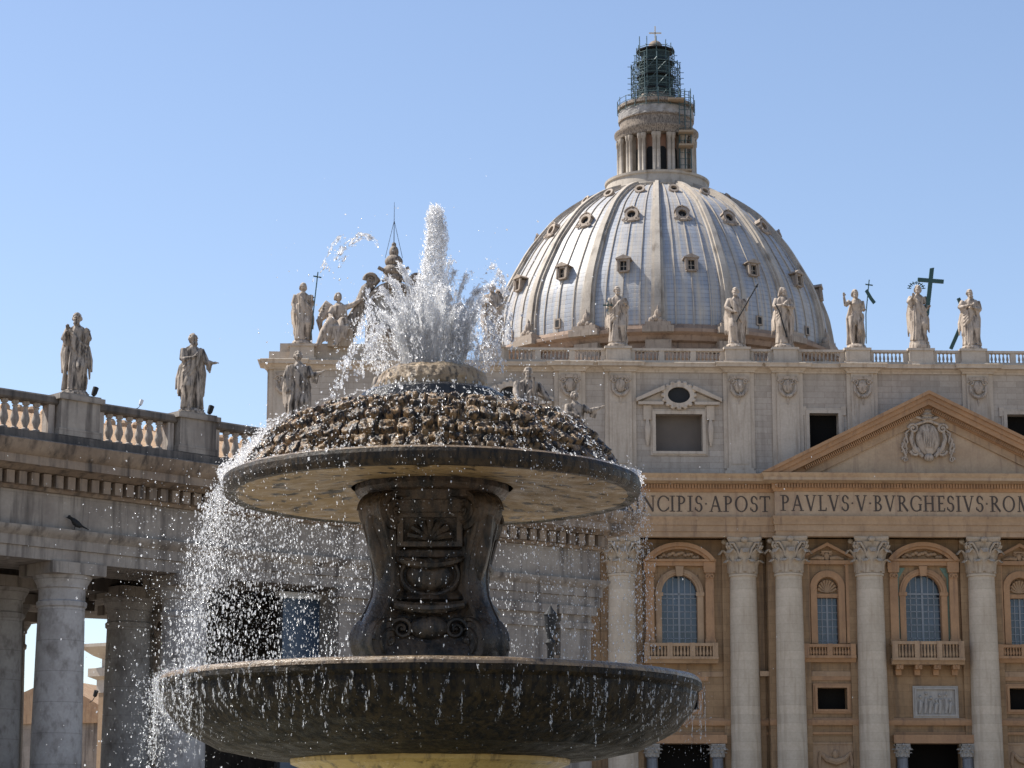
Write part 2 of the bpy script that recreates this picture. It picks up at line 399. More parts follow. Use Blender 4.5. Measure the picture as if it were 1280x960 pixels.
# --- entablature
EP = [(-67.6,1.0),(-67.6,-1.9),(-36.8,-1.9),(-36.8,-2.1),(-15.75,-2.1),(-15.75,-3.0),(15.75,-3.0),(15.75,-2.1),(42,-2.1)]
e = MB().sweep([(-1.0,ENTZ),(0,ENTZ),(0,35.45),(.1,35.47),(.1,36.1),(.2,36.12),(.2,36.62),(.34,36.8),(.34,36.98),(-1.0,36.98)], EP); e.build('architrave', M['ochre_light'], bas)
e = MB().sweep([(-1.0,36.985),(.03,36.985),(.03,39.5),(-1.0,39.5)], EP); e.build('frieze', M['frieze'], bas)
e = MB().sweep([(-1.0,39.505),(.16,39.505),(.3,39.75),(.34,39.78),(.34,40.3),(-1.0,40.3)], EP)
def dentils(mb, path, d0, d1, z0, z1, wd, sp):
    for (a, b_) in zip(path[:-1], path[1:]):
        l = math.hypot(b_[0]-a[0], b_[1]-a[1]); 
        if l < 2: continue
        dx, dy = (b_[0]-a[0])/l, (b_[1]-a[1])/l; nx, ny = dy, -dx
        for i in range(int(l/sp)):
            s_ = (i+.5)*sp; c = (a[0]+dx*s_+nx*(d0+d1)/2, a[1]+dy*s_+ny*(d0+d1)/2, (z0+z1)/2)
            mb.obox(c, (dx*wd/2, dy*wd/2, 0), (nx*(d1-d0)/2, ny*(d1-d0)/2, 0), (0,0,(z1-z0)/2))
dentils(e, EP, .3, .55, 39.82, 40.26, .17, .30)
e.build('dentil_band', M['orange'], bas, 30)
e = MB().sweep([(-1.0,40.305),(.7,40.305),(.95,40.45),(1.25,40.5),(1.25,40.8),(1.4,40.95),(1.55,41.2),(1.5,41.24),(-1.0,41.26)], EP); e.build('cornice', M['frieze'], bas)

# --- pediment
PW, PZ0, PZ1 = 17.2, 41.27, 49.75
slope = (PZ1-PZ0)/PW; nl = math.hypot(1, slope)
def rake(mb, t0, t1, y0, y1):    # band between perpendicular depths t0<t1 below the upper edge
    for s in (-1, 1):
        a0, a1 = t0*nl, t1*nl
        zt = lambda x: PZ1 - a0 - abs(x)*slope
        zb = lambda x: PZ1 - a1 - abs(x)*slope
        xe_t = (PZ1-a0-PZ0)/slope; xe_b = (PZ1-a1-PZ0)/slope
        mb.prism([(0.0,zb(0)),(s*xe_b,PZ0),(s*xe_t,PZ0),(0.0,zt(0))], y0, y1)
p_ = MB(); rake(p_, 0, .32, -4.6, -2.2); rake(p_, .32, .75, -4.35, -2.2); rake(p_, .75, 1.25, -4.15, -2.2)
p_.build('raking_cornice', M['orange'], bas, 30)
p_ = MB(); rake(p_, 1.25, 1.75, -3.45, -2.2)
for s in (-1, 1):
    for i in range(90):
        x = s*(.5+i*.19); d = 1.48*nl; zc = PZ1 - d - abs(x)*slope
        if zc < PZ0+.5: continue
        p_.obox((x, -3.6, zc), (.055, 0, -.055*slope*s), (0,.2,0), (slope*s*.17, 0, .17))
p_.build('raking_dentil_band', M['orange'], bas, 30)
p_ = MB(); rake(p_, 1.75, 2.5, -3.2, -2.2); p_.build('raking_frieze', M['ochre_light'], bas, 30)
p_ = MB(); zz = PZ1-2.5*nl; p_.prism([(-(zz-PZ0)/slope, PZ0), ((zz-PZ0)/slope, PZ0), (0, zz)], -2.95, -2.25); p_.build('tympanum', M['frieze'], bas, 0)
# pediment roof behind
p_ = MB(); p_.prism([(-PW, PZ0), (PW, PZ0), (0, PZ1-.02)], -2.2, -.9); p_.build('pediment_roof', M['trav'], bas, 0)

# --- attic
AZ0, AZ1 = 41.27, 52.15
ah = [(-27.6,-22.8,43.9,47.75), (-11.75,-8.75,44.3,47.95), (8.75,11.75,44.3,47.95), (22.8,27.6,43.9,47.75), (-44.5,-40.5,44,47.7)]
a = MB(); wall(a, -67.4, 42, AZ0, AZ1, -.9, .6, ah); a.build('attic_wall', M['attic'], bas, 0)
PIL = [-36.4, -31.2, -19.0, -13.95, -6.2, 5.8, 13.95, 19.0, 31.2, -48.5, -65.6]
for u in PIL:
    a = MB(); a.box(u-1.15, u+1.15, -1.25, -.88, AZ0+.85, AZ1-.002); a.box(u-1.55, u+1.55, -1.55, -.86, AZ0+.004, AZ0+.6); a.box(u-1.4, u+1.4, -1.4, -.87, AZ0+.6, AZ0+.85)
    a.box(u-1.6, u-1.152, -1.08, -.88, AZ0+.86, AZ1-.003); a.box(u+1.152, u+1.6, -1.08, -.88, AZ0+.86, AZ1-.003)
    a.box(u-.85, u+.85, -1.30, -1.24, AZ0+1.3, AZ1-3.3)
    a.build('attic_pilaster', M['attic_trim'], bas, 30)
def cartouche(mb, u, y, z, s=1.0):
    mb.ell((u, y-.05*s, z), (.55*s, .26*s, .75*s), 14, 10)
    mb.box(u-1.0*s, u+1.0*s, y-.18*s, y+.1, z+.78*s, z+1.1*s)
    for q in (-1, 1):
        spiral(mb, (u+q*.72*s, y-.12*s, z+.5*s), (q,0,0), (0,0,1), (0,-1,0), .3*s, 1.4, .11*s, .1, 1)
        mb.tube([(u+q*.85*s,y-.1*s,z+.2*s),(u+q*.8*s,y-.2*s,z-.5*s),(u+q*.45*s,y-.22*s,z-.95*s),(u,y-.24*s,z-1.1*s)], [.13*s,.17*s,.18*s,.2*s], 7)
    mb.tube([(u,y-.1*s,z-1.1*s),(u,y-.1*s,z-1.5*s),(u,y-.06*s,z-2.0*s)], [.14*s,.1*s,.04*s], 6)
    for k in range(6): mb.ell((u+random.uniform(-.7,.7)*s, y-.2*s, z+random.uniform(-.9,.8)*s), (.13*s,.13*s,.13*s), 6, 5)
for u in PIL:
    c = MB(); cartouche(c, u, -1.25, AZ1-1.45, .98); c.build('cartouche', M['statue'], bas)
AP = [(-67.4,.6), (-67.4,-.9)]
for u in sorted(PIL): AP += [(u-1.5,-.9),(u-1.5,-1.3),(u+1.5,-1.3),(u+1.5,-.9)]
AP += [(42,-.9)]
a = MB().sweep([(-.6,AZ1),(.12,AZ1),(.15,52.3),(.35,52.45),(.42,52.55),(.85,52.62),(.85,52.82),(1.0,53.0),(.95,53.06),(-.6,53.1)], AP); a.build('attic_cornice', M['attic_trim'], bas)
a = MB(); a.box(-67, 42, -.9, 24, 52.9, 53.09); a.build('roof', M['trav'], bas, 0)

# --- windows
def window_arch(u, y, kind='tan', balc=True):
    f = MB(); x = 1.95
    spr = 29.4
    # arched surround filling the square head
    out = [(u+2.0*math.cos(a_), 0) for a_ in (0,)]
    head = []
    arc = arc_pts(u, spr, 1.8, 1.9, 0, math.pi, 24)
    outer = []
    for (ax, az) in arc:
        dx, dz = ax-u, az-spr; k = min(1.95/abs(dx) if abs(dx) > 1e-6 else 9e9, 1.97/abs(dz) if abs(dz) > 1e-6 else 9e9)
        outer.append((u+dx*k, spr+dz*k))
    f.ring(outer, arc, y+.02, y+.9)
    f.box(u-1.95, u-1.8, y+.02, y+.9, 24.2, spr); f.box(u+1.8, u+1.95, y+.02, y+.9, 24.2, spr)
    # archivolt
    f.ring(arc_pts(u, spr, 2.45, 2.5, 0, math.pi, 24), arc_pts(u, spr, 1.82, 1.92, 0, math.pi, 24), y-.22, y+.03)
    f.ring(arc_pts(u, spr, 2.25, 2.3, 0, math.pi, 24), arc_pts(u, spr, 2.05, 2.1, 0, math.pi, 24), y-.3, y-.21)
    for s in (-1, 1): f.box(u+s*2.12-.3, u+s*2.12+.3, y-.2, y+.03, 24.2, spr-.25); f.box(u+s*2.1-.42, u+s*2.1+.42, y-.28, y+.03, spr-.25, spr+.12)
    f.prism([(u-.3,31.15),(u+.3,31.15),(u+.42,32.15),(u-.42,32.15)], y-.5, y-.2)
    w_ = f.build('window', M['ochre_light'] if kind != 'green' else M['orange'], bas, 30)
    # flanking pilasters / aedicule
    p = MB()
    for s in (-1, 1):
        c = u+s*3.05
        p.box(c-.42, c+.42, y-.5, y+.02, 24.3, 30.6); p.box(c-.52, c+.52, y-.58, y+.02, 24.3, 24.75)
        spiral(p, (c-.2, y-.6, 31.1), (1,0,0), (0,0,1), (0,-1,0), .26, 1.3, .1); spiral(p, (c+.2, y-.6, 31.1), (-1,0,0), (0,0,1), (0,-1,0), .26, 1.3, .1)
        p.box(c-.4, c+.4, y-.52, y+.02, 30.6, 31.5); p.box(c-.56, c+.56, y-.64, y+.02, 31.5, 31.75)
    p.box(u-3.55, u+3.55, y-.5, y+.02, 32.2, 32.62); p.box(u-3.7, u+3.7, y-.75, y+.02, 32.62, 32.85)
    for s in (-1, 1): p.box(u+s*3.05-.6, u+s*3.05+.6, y-.62, y+.02, 31.75, 32.6)
    p.ring(arc_pts(u, 31.3, 4.05, 3.25, math.pi*.155, math.pi*.845, 26), arc_pts(u, 31.3, 3.6, 2.85, math.pi*.155, math.pi*.845, 26), y-.95, y+.02)
    p.ring(arc_pts(u, 31.3, 3.6, 2.85, math.pi*.17, math.pi*.83, 26), arc_pts(u, 31.3, 3.3, 2.6, math.pi*.17, math.pi*.83, 26), y-.65, y+.02)
    p.build('pediment', M['orange'], w_, 30)
    o = MB()
    for k in range(13):
        q = (k-6)/6; o.ell((u+q*1.9, y-.12, 33.1+.35*(1-q*q)+.12*math.sin(k*2.1)), (.26,.2,.2), 8, 6)
    o.build('pediment_relief', M['ochre_light'], w_)
    gl = MB(); gl.prism([(u-1.8,24.2),(u+1.8,24.2)] + arc_pts(u, spr, 1.8, 1.9, 0, math.pi, 24), y+.62, y+.66); gl.build('pane', M['glass'], w_, 0)
    mu = MB()
    for k in (-1.2,-.6,.6,1.2): mu.box(u+k-.05, u+k+.05, y+.54, y+.61, 24.2, spr+1.9*math.sqrt(max(0,1-(k/1.8)**2)))
    mu.box(u-.1, u+.1, y+.5, y+.61, 24.2, spr+1.88)
    z = 24.9
    while z < spr-.2: mu.box(u-1.8, u+1.8, y+.54, y+.605, z-.045, z+.045); z += .68
    mu.box(u-1.8, u+1.8, y+.5, y+.615, spr-.09, spr+.09)
    mu.build('muntins', M['muntin'], w_, 0)
    if kind == 'green':
        for s in (-1, 1):
            gm = MB(); gm.prism([(u+s*1.75, 32.0), (u+s*2.6, 32.0), (u+s*2.6, 30.7)], y-.08, y+.01); gm.box(min(u+s*2.45,u+s*2.65), max(u+s*2.45,u+s*2.65), y-.06, y+.02, 24.3, 31.6)
            gm.build('marble_inlay', M['green_marble'], w_, 0)
    return w_
def balcony(par, u, y, hw, z0, z1, dep, nbay, corbels=True, mat='ochre_light'):
    b_ = MB()
    b_.sweep([(-.1,z0+.1),(dep-.35,z0+.1),(dep-.2,z0+.4),(dep,z0+.5),(dep,z0+.75),(-.1,z0+.75)], [(u-hw,y+.0),(u+hw,y+.0)])
    zr0, zr1 = z1-.3, z1
    b_.box(u-hw+.05, u+hw-.05, y-dep+.1, y-dep+.5, zr0, zr1)
    for i in range(nbay+1):
        c = u-hw+.3+i*(2*hw-.6)/nbay; b_.box(c-.27, c+.27, y-dep+.06, y-dep+.54, z0+.751, zr1+.03)
    for s in (-1, 1): b_.box(u+s*(hw-.25)-.2, u+s*(hw-.25)+.2, y-dep+.5, y-.02, zr0, zr1)
    prof = [(.06,z0+.75),(.1,z0+.85),(.15,z0+1.05),(.07,(z0+z1)/2+.45),(.1,zr0)]
    for i in range(nbay):
        c0 = u-hw+.57+i*(2*hw-.6)/nbay; c1 = c0 + (2*hw-.6)/nbay - .54; nb = max(3, int((c1-c0)/.3))
        for k in range(nb): b_.lathe(prof, 8, (c0+(k+.5)*(c1-c0)/nb, y-dep+.3))
    o = b_.build('balcony', M[mat], par, 40)
    if corbels:
        for i in range(4):
            c = u-hw+.8+i*(2*hw-1.6)/3; k = MB()
            k.prism([(c-.3,z0+.09),(c+.3,z0+.09),(c+.28,z0-.9),(c-.28,z0-.9)], y-.55, y+.01); k.prism([(c-.34,z0+.09),(c+.34,z0+.09),(c+.32,z0-.35),(c-.32,z0-.35)], y-dep+.5, y-.54); spiral(k, (c, y-dep+.55, z0-.15), (0,1,0), (0,0,1), (1,0,0), .22, 1.3, .1)
            k.build('corbel', M['orange'], par, 30)
for u in (-41.0, -25.3, 25.2):
    w_ = window_arch(u, 0.0, 'tan'); balcony(w_, u, 0.0, 3.75, 22.2, 24.3, 1.25, 3, False)
w_ = window_arch(-.6, -1.0, 'green'); balcony(w_, -.6, -1.0, 3.65, 22.0, 24.4, 1.9, 3, True)
def window_rect(u, y):
    f = MB()
    f.box(u-1.3, u-1.05, y+.02, y+.9, 24.0, 31.0); f.box(u+1.05, u+1.3, y+.02, y+.9, 24.0, 31.0)
    arc = arc_pts(u, 30.0, 1.05, 1.0, 0, math.pi, 16)
    outer = []
    for (ax, az) in arc:
        dx, dz = ax-u, az-30.0; k = min(1.3/abs(dx) if abs(dx) > 1e-6 else 9e9, 1.0/abs(dz) if abs(dz) > 1e-6 else 9e9)
        outer.append((u+dx*max(1,k), 30.0+dz*max(1,k)))
    f.ring(outer, arc, y+.02, y+.9)
    f.ring(arc_pts(u, 30.0, 1.75, 1.7, 0, math.pi, 20), arc_pts(u, 30.0, 1.1, 1.05, 0, math.pi, 20), y-.2, y+.03)
    for s in (-1, 1): f.box(u+s*1.42-.32, u+s*1.42+.32, y-.2, y+.03, 24.3, 30.0)
    f.box(u-1.05, u+1.05, y+.1, y+.8, 28.95, 29.35)
    for s in (-1, 1): f.box(u+s*2.2-.35, u+s*2.2+.35, y-.3, y+.02, 24.3, 32.3)
    f.box(u-2.7, u+2.7, y-.45, y+.02, 32.3, 32.7)
    w_ = f.build('window', M['orange'], bas, 30)
    nc = MB()   # shell niche
    for k in range(9):
        a_ = math.pi*(k+.5)/9; nc.tube([(u, y+.3, 29.5), (u+.55*math.cos(a_), y+.42, 29.5+.6*math.sin(a_)*1.3), (u+1.0*math.cos(a_), y+.2, 29.7+1.1*math.sin(a_))], [.06,.13,.17], 6)
    nc.box(u-1.05, u+1.05, y+.5, y+.7, 29.35, 31.0); nc.build('shell_niche', M['ochre_light'], w_)
    p = MB()
    for s in (-1, 1): p.prism([(u+s*2.9,32.71),(u+s*2.9,32.95),(u,34.5),(u,34.15)], y-.7, y+.02)
    p.build('pediment', M['orange'], w_, 30)
    o = MB(); cartouche(o, u, y-.1, 33.1, .55)
    for s in (-1, 1): o.tube([(u+s*.3,y-.2,32.9),(u+s*1.0,y-.25,33.0),(u+s*1.7,y-.15,32.85)], [.2,.24,.1], 7)
    o.build('pediment_relief', M['ochre_light'], w_)
    gl = MB(); gl.box(u-1.05, u+1.05, y+.62, y+.66, 24.0, 28.95); gl.build('pane', M['glass'], w_, 0)
    mu = MB()
    for k in (-.52, .52): mu.box(u+k-.05, u+k+.05, y+.53, y+.615, 24, 28.95)
    mu.box(u-.09, u+.09, y+.5, y+.61, 24, 28.95)
    for z in np.arange(24.6, 28.9, .72): mu.box(u-1.05, u+1.05, y+.54, y+.605, z-.04, z+.04)
    mu.build('muntins', M['muntin'], w_, 0)
    balcony(w_, u, y, 2.65, 22.3, 24.2, .75, 2, False, 'orange')
for u in rect_w: window_rect(u, -1.0)
# red hangings beside the central window
for s in (-1, 1):
    b = MB(); b.box(-.4+s*3.95-.35, -.4+s*3.95+.35, -1.14, -1.01, 24.6, 29.3); b.build('red_hanging', M['red'], bas, 0)
# mezzanine windows
for u in (-25.0, -10.15, 9.3, 25.0):
    y = yoff(u); f = MB()
    for k, (o_, pr) in enumerate(((.42,.16),(.24,.26))):
        f.box(u-1.5-o_, u-1.5, y-pr, y+.02, 17.7-o_, 19.85+o_); f.box(u+1.5, u+1.5+o_, y-pr, y+.02, 17.7-o_, 19.85+o_)
        f.box(u-1.5, u+1.5, y-pr, y+.02, 19.85, 19.85+o_); f.box(u-1.5, u+1.5, y-pr, y+.02, 17.7-o_, 17.7)
    f.box(u-2.5, u+2.5, y-.1, y+.015, 20.6, 21.2)
    w_ = f.build('mezzanine_window', M['orange'], bas, 30)
    gl = MB(); gl.box(u-1.5, u+1.5, y+1.2, y+1.25, 17.7, 19.85); gl.build('pane', M['black'], w_, 0)
# relief panel under the loggia
f = MB()
for o_, pr in ((.35,.15),(.18,.25)):
    f.box(-1.95-o_+.3,-1.95+.3, -1-pr, -.98, 17.2-o_, 19.7+o_); f.box(1.95+.3,1.95+o_+.3, -1-pr, -.98, 17.2-o_, 19.7+o_); f.box(-1.65,2.25,-1-pr,-.98,19.7,19.7+o_); f.box(-1.65,2.25,-1-pr,-.98,17.2-o_,17.2)
rp = f.build('relief_frame', M['relief'], bas, 30)
f = MB(); f.box(-1.65, 2.25, -1.06, -.99, 17.2, 19.7)
for k in range(7):
    x = -1.25+k*.52+.1*math.sin(k*3); h = 1.6+.35*math.sin(k*1.7)
    f.tube([(x-.12,-1.1,17.3),(x,-1.15,18.2),(x+.08*math.sin(k),-1.12,17.3+h*.8)], [.14,.22,.13], 7); f.ell((x+.06*math.sin(k),-1.14,17.35+h), (.14,.14,.17), 8, 6)
    f.tube([(x,-1.15,18.5),(x+.25,-1.22,18.3+.5*math.sin(k*2))], [.09,.05], 6)
f.build('relief', M['relief'], rp)
# doorways: flanking small columns, lintels
sm = MB().lathe([(.75,7.6),(.75,8),(.62,8.2)] + [(.62-.08*t, 8.2+4.6*t) for t in np.linspace(0,1,6)] + [(.6,12.85),(.54,12.95)], 20).mesh('portal_column')
smc = capital_mesh(1.3, .54)
for u0 in (0.0, -25.0, 25.0):
    y = yoff(u0)
    for s in (-1, 1):
        c = link('portal_column', sm, M['grey_marble'], bas, (u0+s*3.3, y-.3, 0)); link('portal_capital', smc, M['relief'], c, (0,0,12.95))
    l_ = MB(); l_.box(u0-4.2, u0+4.2, y-.9, y+.01, 14.3, 15.15); l_.build('portal_lintel', M['orange'], bas, 0)
# swag panels
for u in (-10.0, 9.4):
    f = MB(); f.box(u-2.4, u+2.4, -1.12, -.99, 11.3, 14.2)
    for s in (-1, 1): f.box(u+s*2.5-.12, u+s*2.5+.12, -1.2, -.99, 11.1, 14.4)
    f.box(u-2.4,u+2.4,-1.2,-.99,14.2,14.4)
    f.tube([(u-1.5,-1.15,13.4),(u-.9,-1.3,12.7),(u,-1.38,12.45),(u+.9,-1.3,12.7),(u+1.5,-1.15,13.4)], [.15,.3,.4,.3,.15], 8)
    for q in (-1, 1): f.tube([(u+q*1.5,-1.15,13.5),(u+q*1.65,-1.2,12.4),(u+q*1.6,-1.2,11.8)], [.16,.2,.1], 7)
    f.ell((u,-1.2,13.2), (.35,.25,.5), 10, 7)
    f.build('swag_panel', M['ochre_light'], bas)
# attic windows
def attic_window(u0, u1, z0, z1, pane, big):
    y = -.9; f = MB(); c = (u0+u1)/2
    for o_, pr in ((.55,.12),(.35,.24),(.15,.18)):
        f.box(u0-o_, u0, y-pr, y+.02, z0-o_*.8, z1+o_); f.box(u1, u1+o_, y-pr, y+.02, z0-o_*.8, z1+o_)
        f.box(u0, u1, y-pr, y+.02, z1, z1+o_); f.box(u0, u1, y-pr, y+.02, z0-o_*.8, z0)
    for s in (-1, 1): f.box(c+s*((u1-u0)/2+.55)-.25, c+s*((u1-u0)/2+.55)+.25, y-.16, y+.02, z1-.2, z1+.75)
    w_ = f.build('attic_window', M['attic_trim'], bas, 30)
    gl = MB(); gl.box(u0, u1, y+1.15, y+1.2, z0, z1); gl.build('pane', pane, w_, 0)
    if big:
        for s in (-1, 1):
            o = MB(); x = c+s*3.25; o.box(x-.4, x+.4, y-.3, y+.02, z1-.6, z1+.9)
            o.tube([(x,y-.2,z1-.6),(x,y-.3,z1-1.5),(x,y-.22,z1-2.6),(x,y-.15,z1-3.3)], [.16,.3,.24,.1], 8)
            o.prism([(c+s*4.4,z1+1.25),(c+s*4.4,z1+1.6),(c+s*1.5,z1+2.95),(c+s*1.35,z1+2.55)], y-.7, y+.02)
            o.prism([(c+s*4.2,z1+.95),(c+s*4.2,z1+1.25),(c+s*1.6,z1+1.25),(c+s*1.6,z1+.95)], y-.6, y+.02)
            o.prism([(c+s*4.0,z1+1.26),(c+s*1.4,z1+2.5),(c+s*1.4,z1+1.26)], y-.15, y+.02)
            spiral(o, (c+s*1.55, y-.4, z1+2.5), (s,0,0), (0,0,1), (0,-1,0), .36, 1.4, .13)
            o.build('broken_pediment', M['attic_trim'], w_, 30)
        r_ = MB(); n = 30
        cz = z1+1.95
        r_.ring(arc_pts(c, cz, 1.6, 1.3, 0, 2*math.pi, n), arc_pts(c, cz, 1.15, .85, 0, 2*math.pi, n), y-.55, y+.02)
        for k in range(16):
            a_ = 2*math.pi*k/16; r_.ell((c+1.62*math.cos(a_), y-.4, cz+1.34*math.sin(a_)), (.26,.22,.22), 8, 6)
        r_.build('oculus_surround', M['attic_trim'], w_, 30)
        g_ = MB(); g_.prism(arc_pts(c, cz, 1.15, .85, 0, 2*math.pi, n)[:-1], y-.2, y-.1); g_.build('oculus', M['metal_dark'], w_, 0)
attic_window(-27.6,-22.8,43.9,47.75, M['blind'], True); attic_window(22.8,27.6,43.9,47.75, M['blind'], True)
attic_window(-11.75,-8.75,44.3,47.95, M['black'], False); attic_window(8.75,11.75,44.3,47.95, M['black'], False)
attic_window(-44.5,-40.5,44,47.7, M['blind'], True)

# --- inscription: Roman capitals drawn stroke by stroke
TK, TN = .135, .075
def S_(x0, y0, x1, y1, t):
    d = Vector((x1-x0, y1-y0)); n = Vector((-d.y, d.x)).normalized()*t/2
    return [[(x0+n.x,y0+n.y),(x0-n.x,y0-n.y),(x1-n.x,y1-n.y),(x1+n.x,y1+n.y)]]
def serif(x, y, w_=.2): return [[(x-w_,y-.022),(x+w_,y-.022),(x+w_,y+.022),(x-w_,y+.022)]]
def A_(cx, cy, rx, ry, a0, a1, t=TK, n=14):
    q = []
    pr = None
    for i in range(n+1):
        a_ = R(a0+(a1-a0)*i/n); tt = TN + (t-TN)*abs(math.cos(a_))
        o = (cx+(rx)*math.cos(a_), cy+(ry)*math.sin(a_)); k = (cx+(rx-tt)*math.cos(a_), cy+(ry-tt*.8)*math.sin(a_))
        if pr: q.append([pr[0], o, k, pr[1]])
        pr = (o, k)
    return q
def stem(x): return S_(x,0,x,1,TK)+serif(x,.022)+serif(x,.978)
GL = {
 'I': (.36, stem(.18)),
 'N': (.92, S_(.16,0,.16,1,TN)+S_(.14,.99,.80,.01,TK)+S_(.80,0,.80,1,TN)+serif(.16,.022,.15)+serif(.1,.978,.12)+serif(.80,.978,.15)),
 'C': (.82, A_(.5,.5,.46,.515,42,318)+S_(.86,.68,.83,.88,TN)+S_(.83,.13,.86,.3,TN)),
 'P': (.66, stem(.18)+A_(.3,.735,.32,.265,-90,90)+S_(.18,.965,.32,.965,TN)+S_(.18,.5,.32,.5,TN)),
 'S': (.58, A_(.3,.745,.245,.27,30,270)+A_(.3,.275,.265,.29,-150,90)+S_(.5,.74,.5,.9,TN)+S_(.06,.1,.06,.28,TN)),
 'A': (.88, S_(.12,0,.44,1,TN)+S_(.44,1,.76,0,TK)+S_(.22,.36,.64,.36,TN)+serif(.12,.022,.13)+serif(.76,.022,.16)),
 'O': (.98, A_(.49,.5,.46,.515,0,360,TK,28)),
 'T': (.74, S_(.37,0,.37,1,TK)+S_(.02,.965,.72,.965,TN)+serif(.37,.022)+S_(.04,.98,.02,.8,TN)+S_(.70,.98,.72,.8,TN)),
 'V': (.84, S_(.12,1,.43,0,TK)+S_(.43,0,.72,1,TN)+serif(.12,.978,.16)+serif(.72,.978,.13)),
 'L': (.62, stem(.18)+S_(.18,.035,.58,.035,TN)+S_(.57,.02,.6,.22,TN)),
 'B': (.68, stem(.18)+A_(.3,.76,.27,.24,-90,90)+A_(.3,.265,.33,.265,-90,90)+S_(.18,.965,.32,.965,TN)+S_(.18,.53,.32,.53,TN)+S_(.18,.035,.32,.035,TN)),
 'R': (.78, stem(.18)+A_(.3,.745,.3,.255,-90,90)+S_(.18,.965,.32,.965,TN)+S_(.18,.52,.32,.52,TN)+S_(.36,.51,.76,.01,TK)),
 'G': (.88, A_(.5,.5,.46,.515,42,318)+S_(.79,.05,.79,.45,TK)+serif(.79,.45,.14)+S_(.86,.68,.83,.88,TN)),
 'H': (.88, stem(.18)+stem(.70)+S_(.18,.51,.70,.51,TN)),
 'E': (.60, stem(.18)+S_(.18,.965,.54,.965,TN)+S_(.18,.51,.48,.51,TN)+S_(.18,.035,.56,.035,TN)+S_(.53,.98,.55,.8,TN)+S_(.55,.02,.58,.22,TN)),
 'M': (1.08, S_(.14,0,.20,1,TN)+S_(.22,1,.54,.02,TK)+S_(.54,.02,.86,1,TN)+S_(.87,1,.94,0,TK)+serif(.14,.022,.14)+serif(.94,.022,.16)+serif(.2,.978,.12)+serif(.88,.978,.12)),
 '.': (.22, [[(.03,.5),(.11,.43),(.19,.5),(.11,.57)]]), ' ': (.3, [])}
def inscription(txt, u0, u1, ref, y, name, parent):
    sp = .13
    adv = lambda t_: sum(GL[c][0]+sp for c in t_)-sp
    k = (u1-u0)/adv(ref); zb, h = 37.5, 1.62
    st = txt.index(ref); x = u0 - (adv(txt[:st])+sp)*k if st else u0
    e_ = bpy.data.objects.new(name, None); C.objects.link(e_); e_.parent = parent; e_['label'] = 'dark Roman capitals reading ' + txt.replace('.', ' ')
    j = 0
    for c in txt:
        mb = MB()
        for q in GL[c][1]:
            j += 1; dy = .0012*(j % 9)
            mb.prism([(x+p[0]*k, zb+p[1]*h) for p in q], y-.03-dy, y+.002)
        if mb.v: mb.build('letter' if c != '.' else 'raised_dot', M['letter'], e_, 0)
        x += (GL[c][0]+sp)*k
inscription('PRINCIPIS.APOST', -29.9, -16.15, 'INCIPIS.APOST', -2.13, 'inscription', bas)
inscription('PAVLVS.V.BVRGHESIVS.ROMANVS', -15.2, 10.4, 'PAVLVS.V.BVRGHESIVS.ROM', -3.03, 'inscription', bas)

# --- papal arms in the pediment
ca = MB(); cz = 44.9
ca.ell((0,-3.1,cz), (1.25,.45,1.7), 20, 14)
ca.ell((0,-3.1,cz+2.55), (.62,.5,.85), 14, 10); ca.ell((0,-3.2,cz+3.45), (.2,.2,.25), 8, 6)
for z in (cz+2.0, cz+2.4, cz+2.8): ca.lathe([(.62,z),(.75,z+.07),(.62,z+.14)], 16, (0,-3.1))
for s in (-1, 1):
    ca.tube([(-s*1.3,-3.2,cz+1.5),(0,-3.5,cz+1.9),(s*1.4,-3.2,cz+2.4)], [.14,.16,.15], 8)
    ca.ell((s*1.5,-3.2,cz+2.5), (.38,.2,.38), 10, 7); ca.ell((s*1.75,-3.2,cz+2.15), (.25,.2,.25), 8, 6)
    spiral(ca, (s*1.5,-3.3,cz+1.1), (s,0,0), (0,0,1), (0,-1,0), .5, 1.5, .17); spiral(ca, (s*1.35,-3.3,cz-1.2), (s,0,0), (0,0,-1), (0,-1,0), .5, 1.5, .17)
    ca.tube([(s*1.6,-3.2,cz+.9),(s*1.75,-3.35,cz),(s*1.4,-3.35,cz-1.0),(s*.6,-3.3,cz-1.8)], [.16,.22,.24,.2], 8)
    for k in range(3):
        ca.tube([(s*(1.7+.25*k),-3.1,cz+1.2-.5*k),(s*(2.3+.2*k),-3.25,cz+.6-.7*k),(s*(2.1+.1*k),-3.2,cz-.3-.7*k),(s*(2.45),-3.15,cz-.9-.6*k)], [.08,.13,.12,.06], 6)
        spiral(ca, (s*2.4,-3.15,cz-.6-.75*k), (s,0,0), (0,0,1), (0,-1,0), .3, 1.3, .09)
ca.ell((0,-3.35,cz-1.9), (.5,.35,.4), 10, 7)
for k in range(5): ca.tube([(-.5+.25*k,-3.5,cz+.8),(-.45+.22*k,-3.58,cz-.2),(-.3+.15*k,-3.5,cz-.9)], [.06,.09,.06], 6)
ca.build('coat_of_arms', M['statue'], bas)

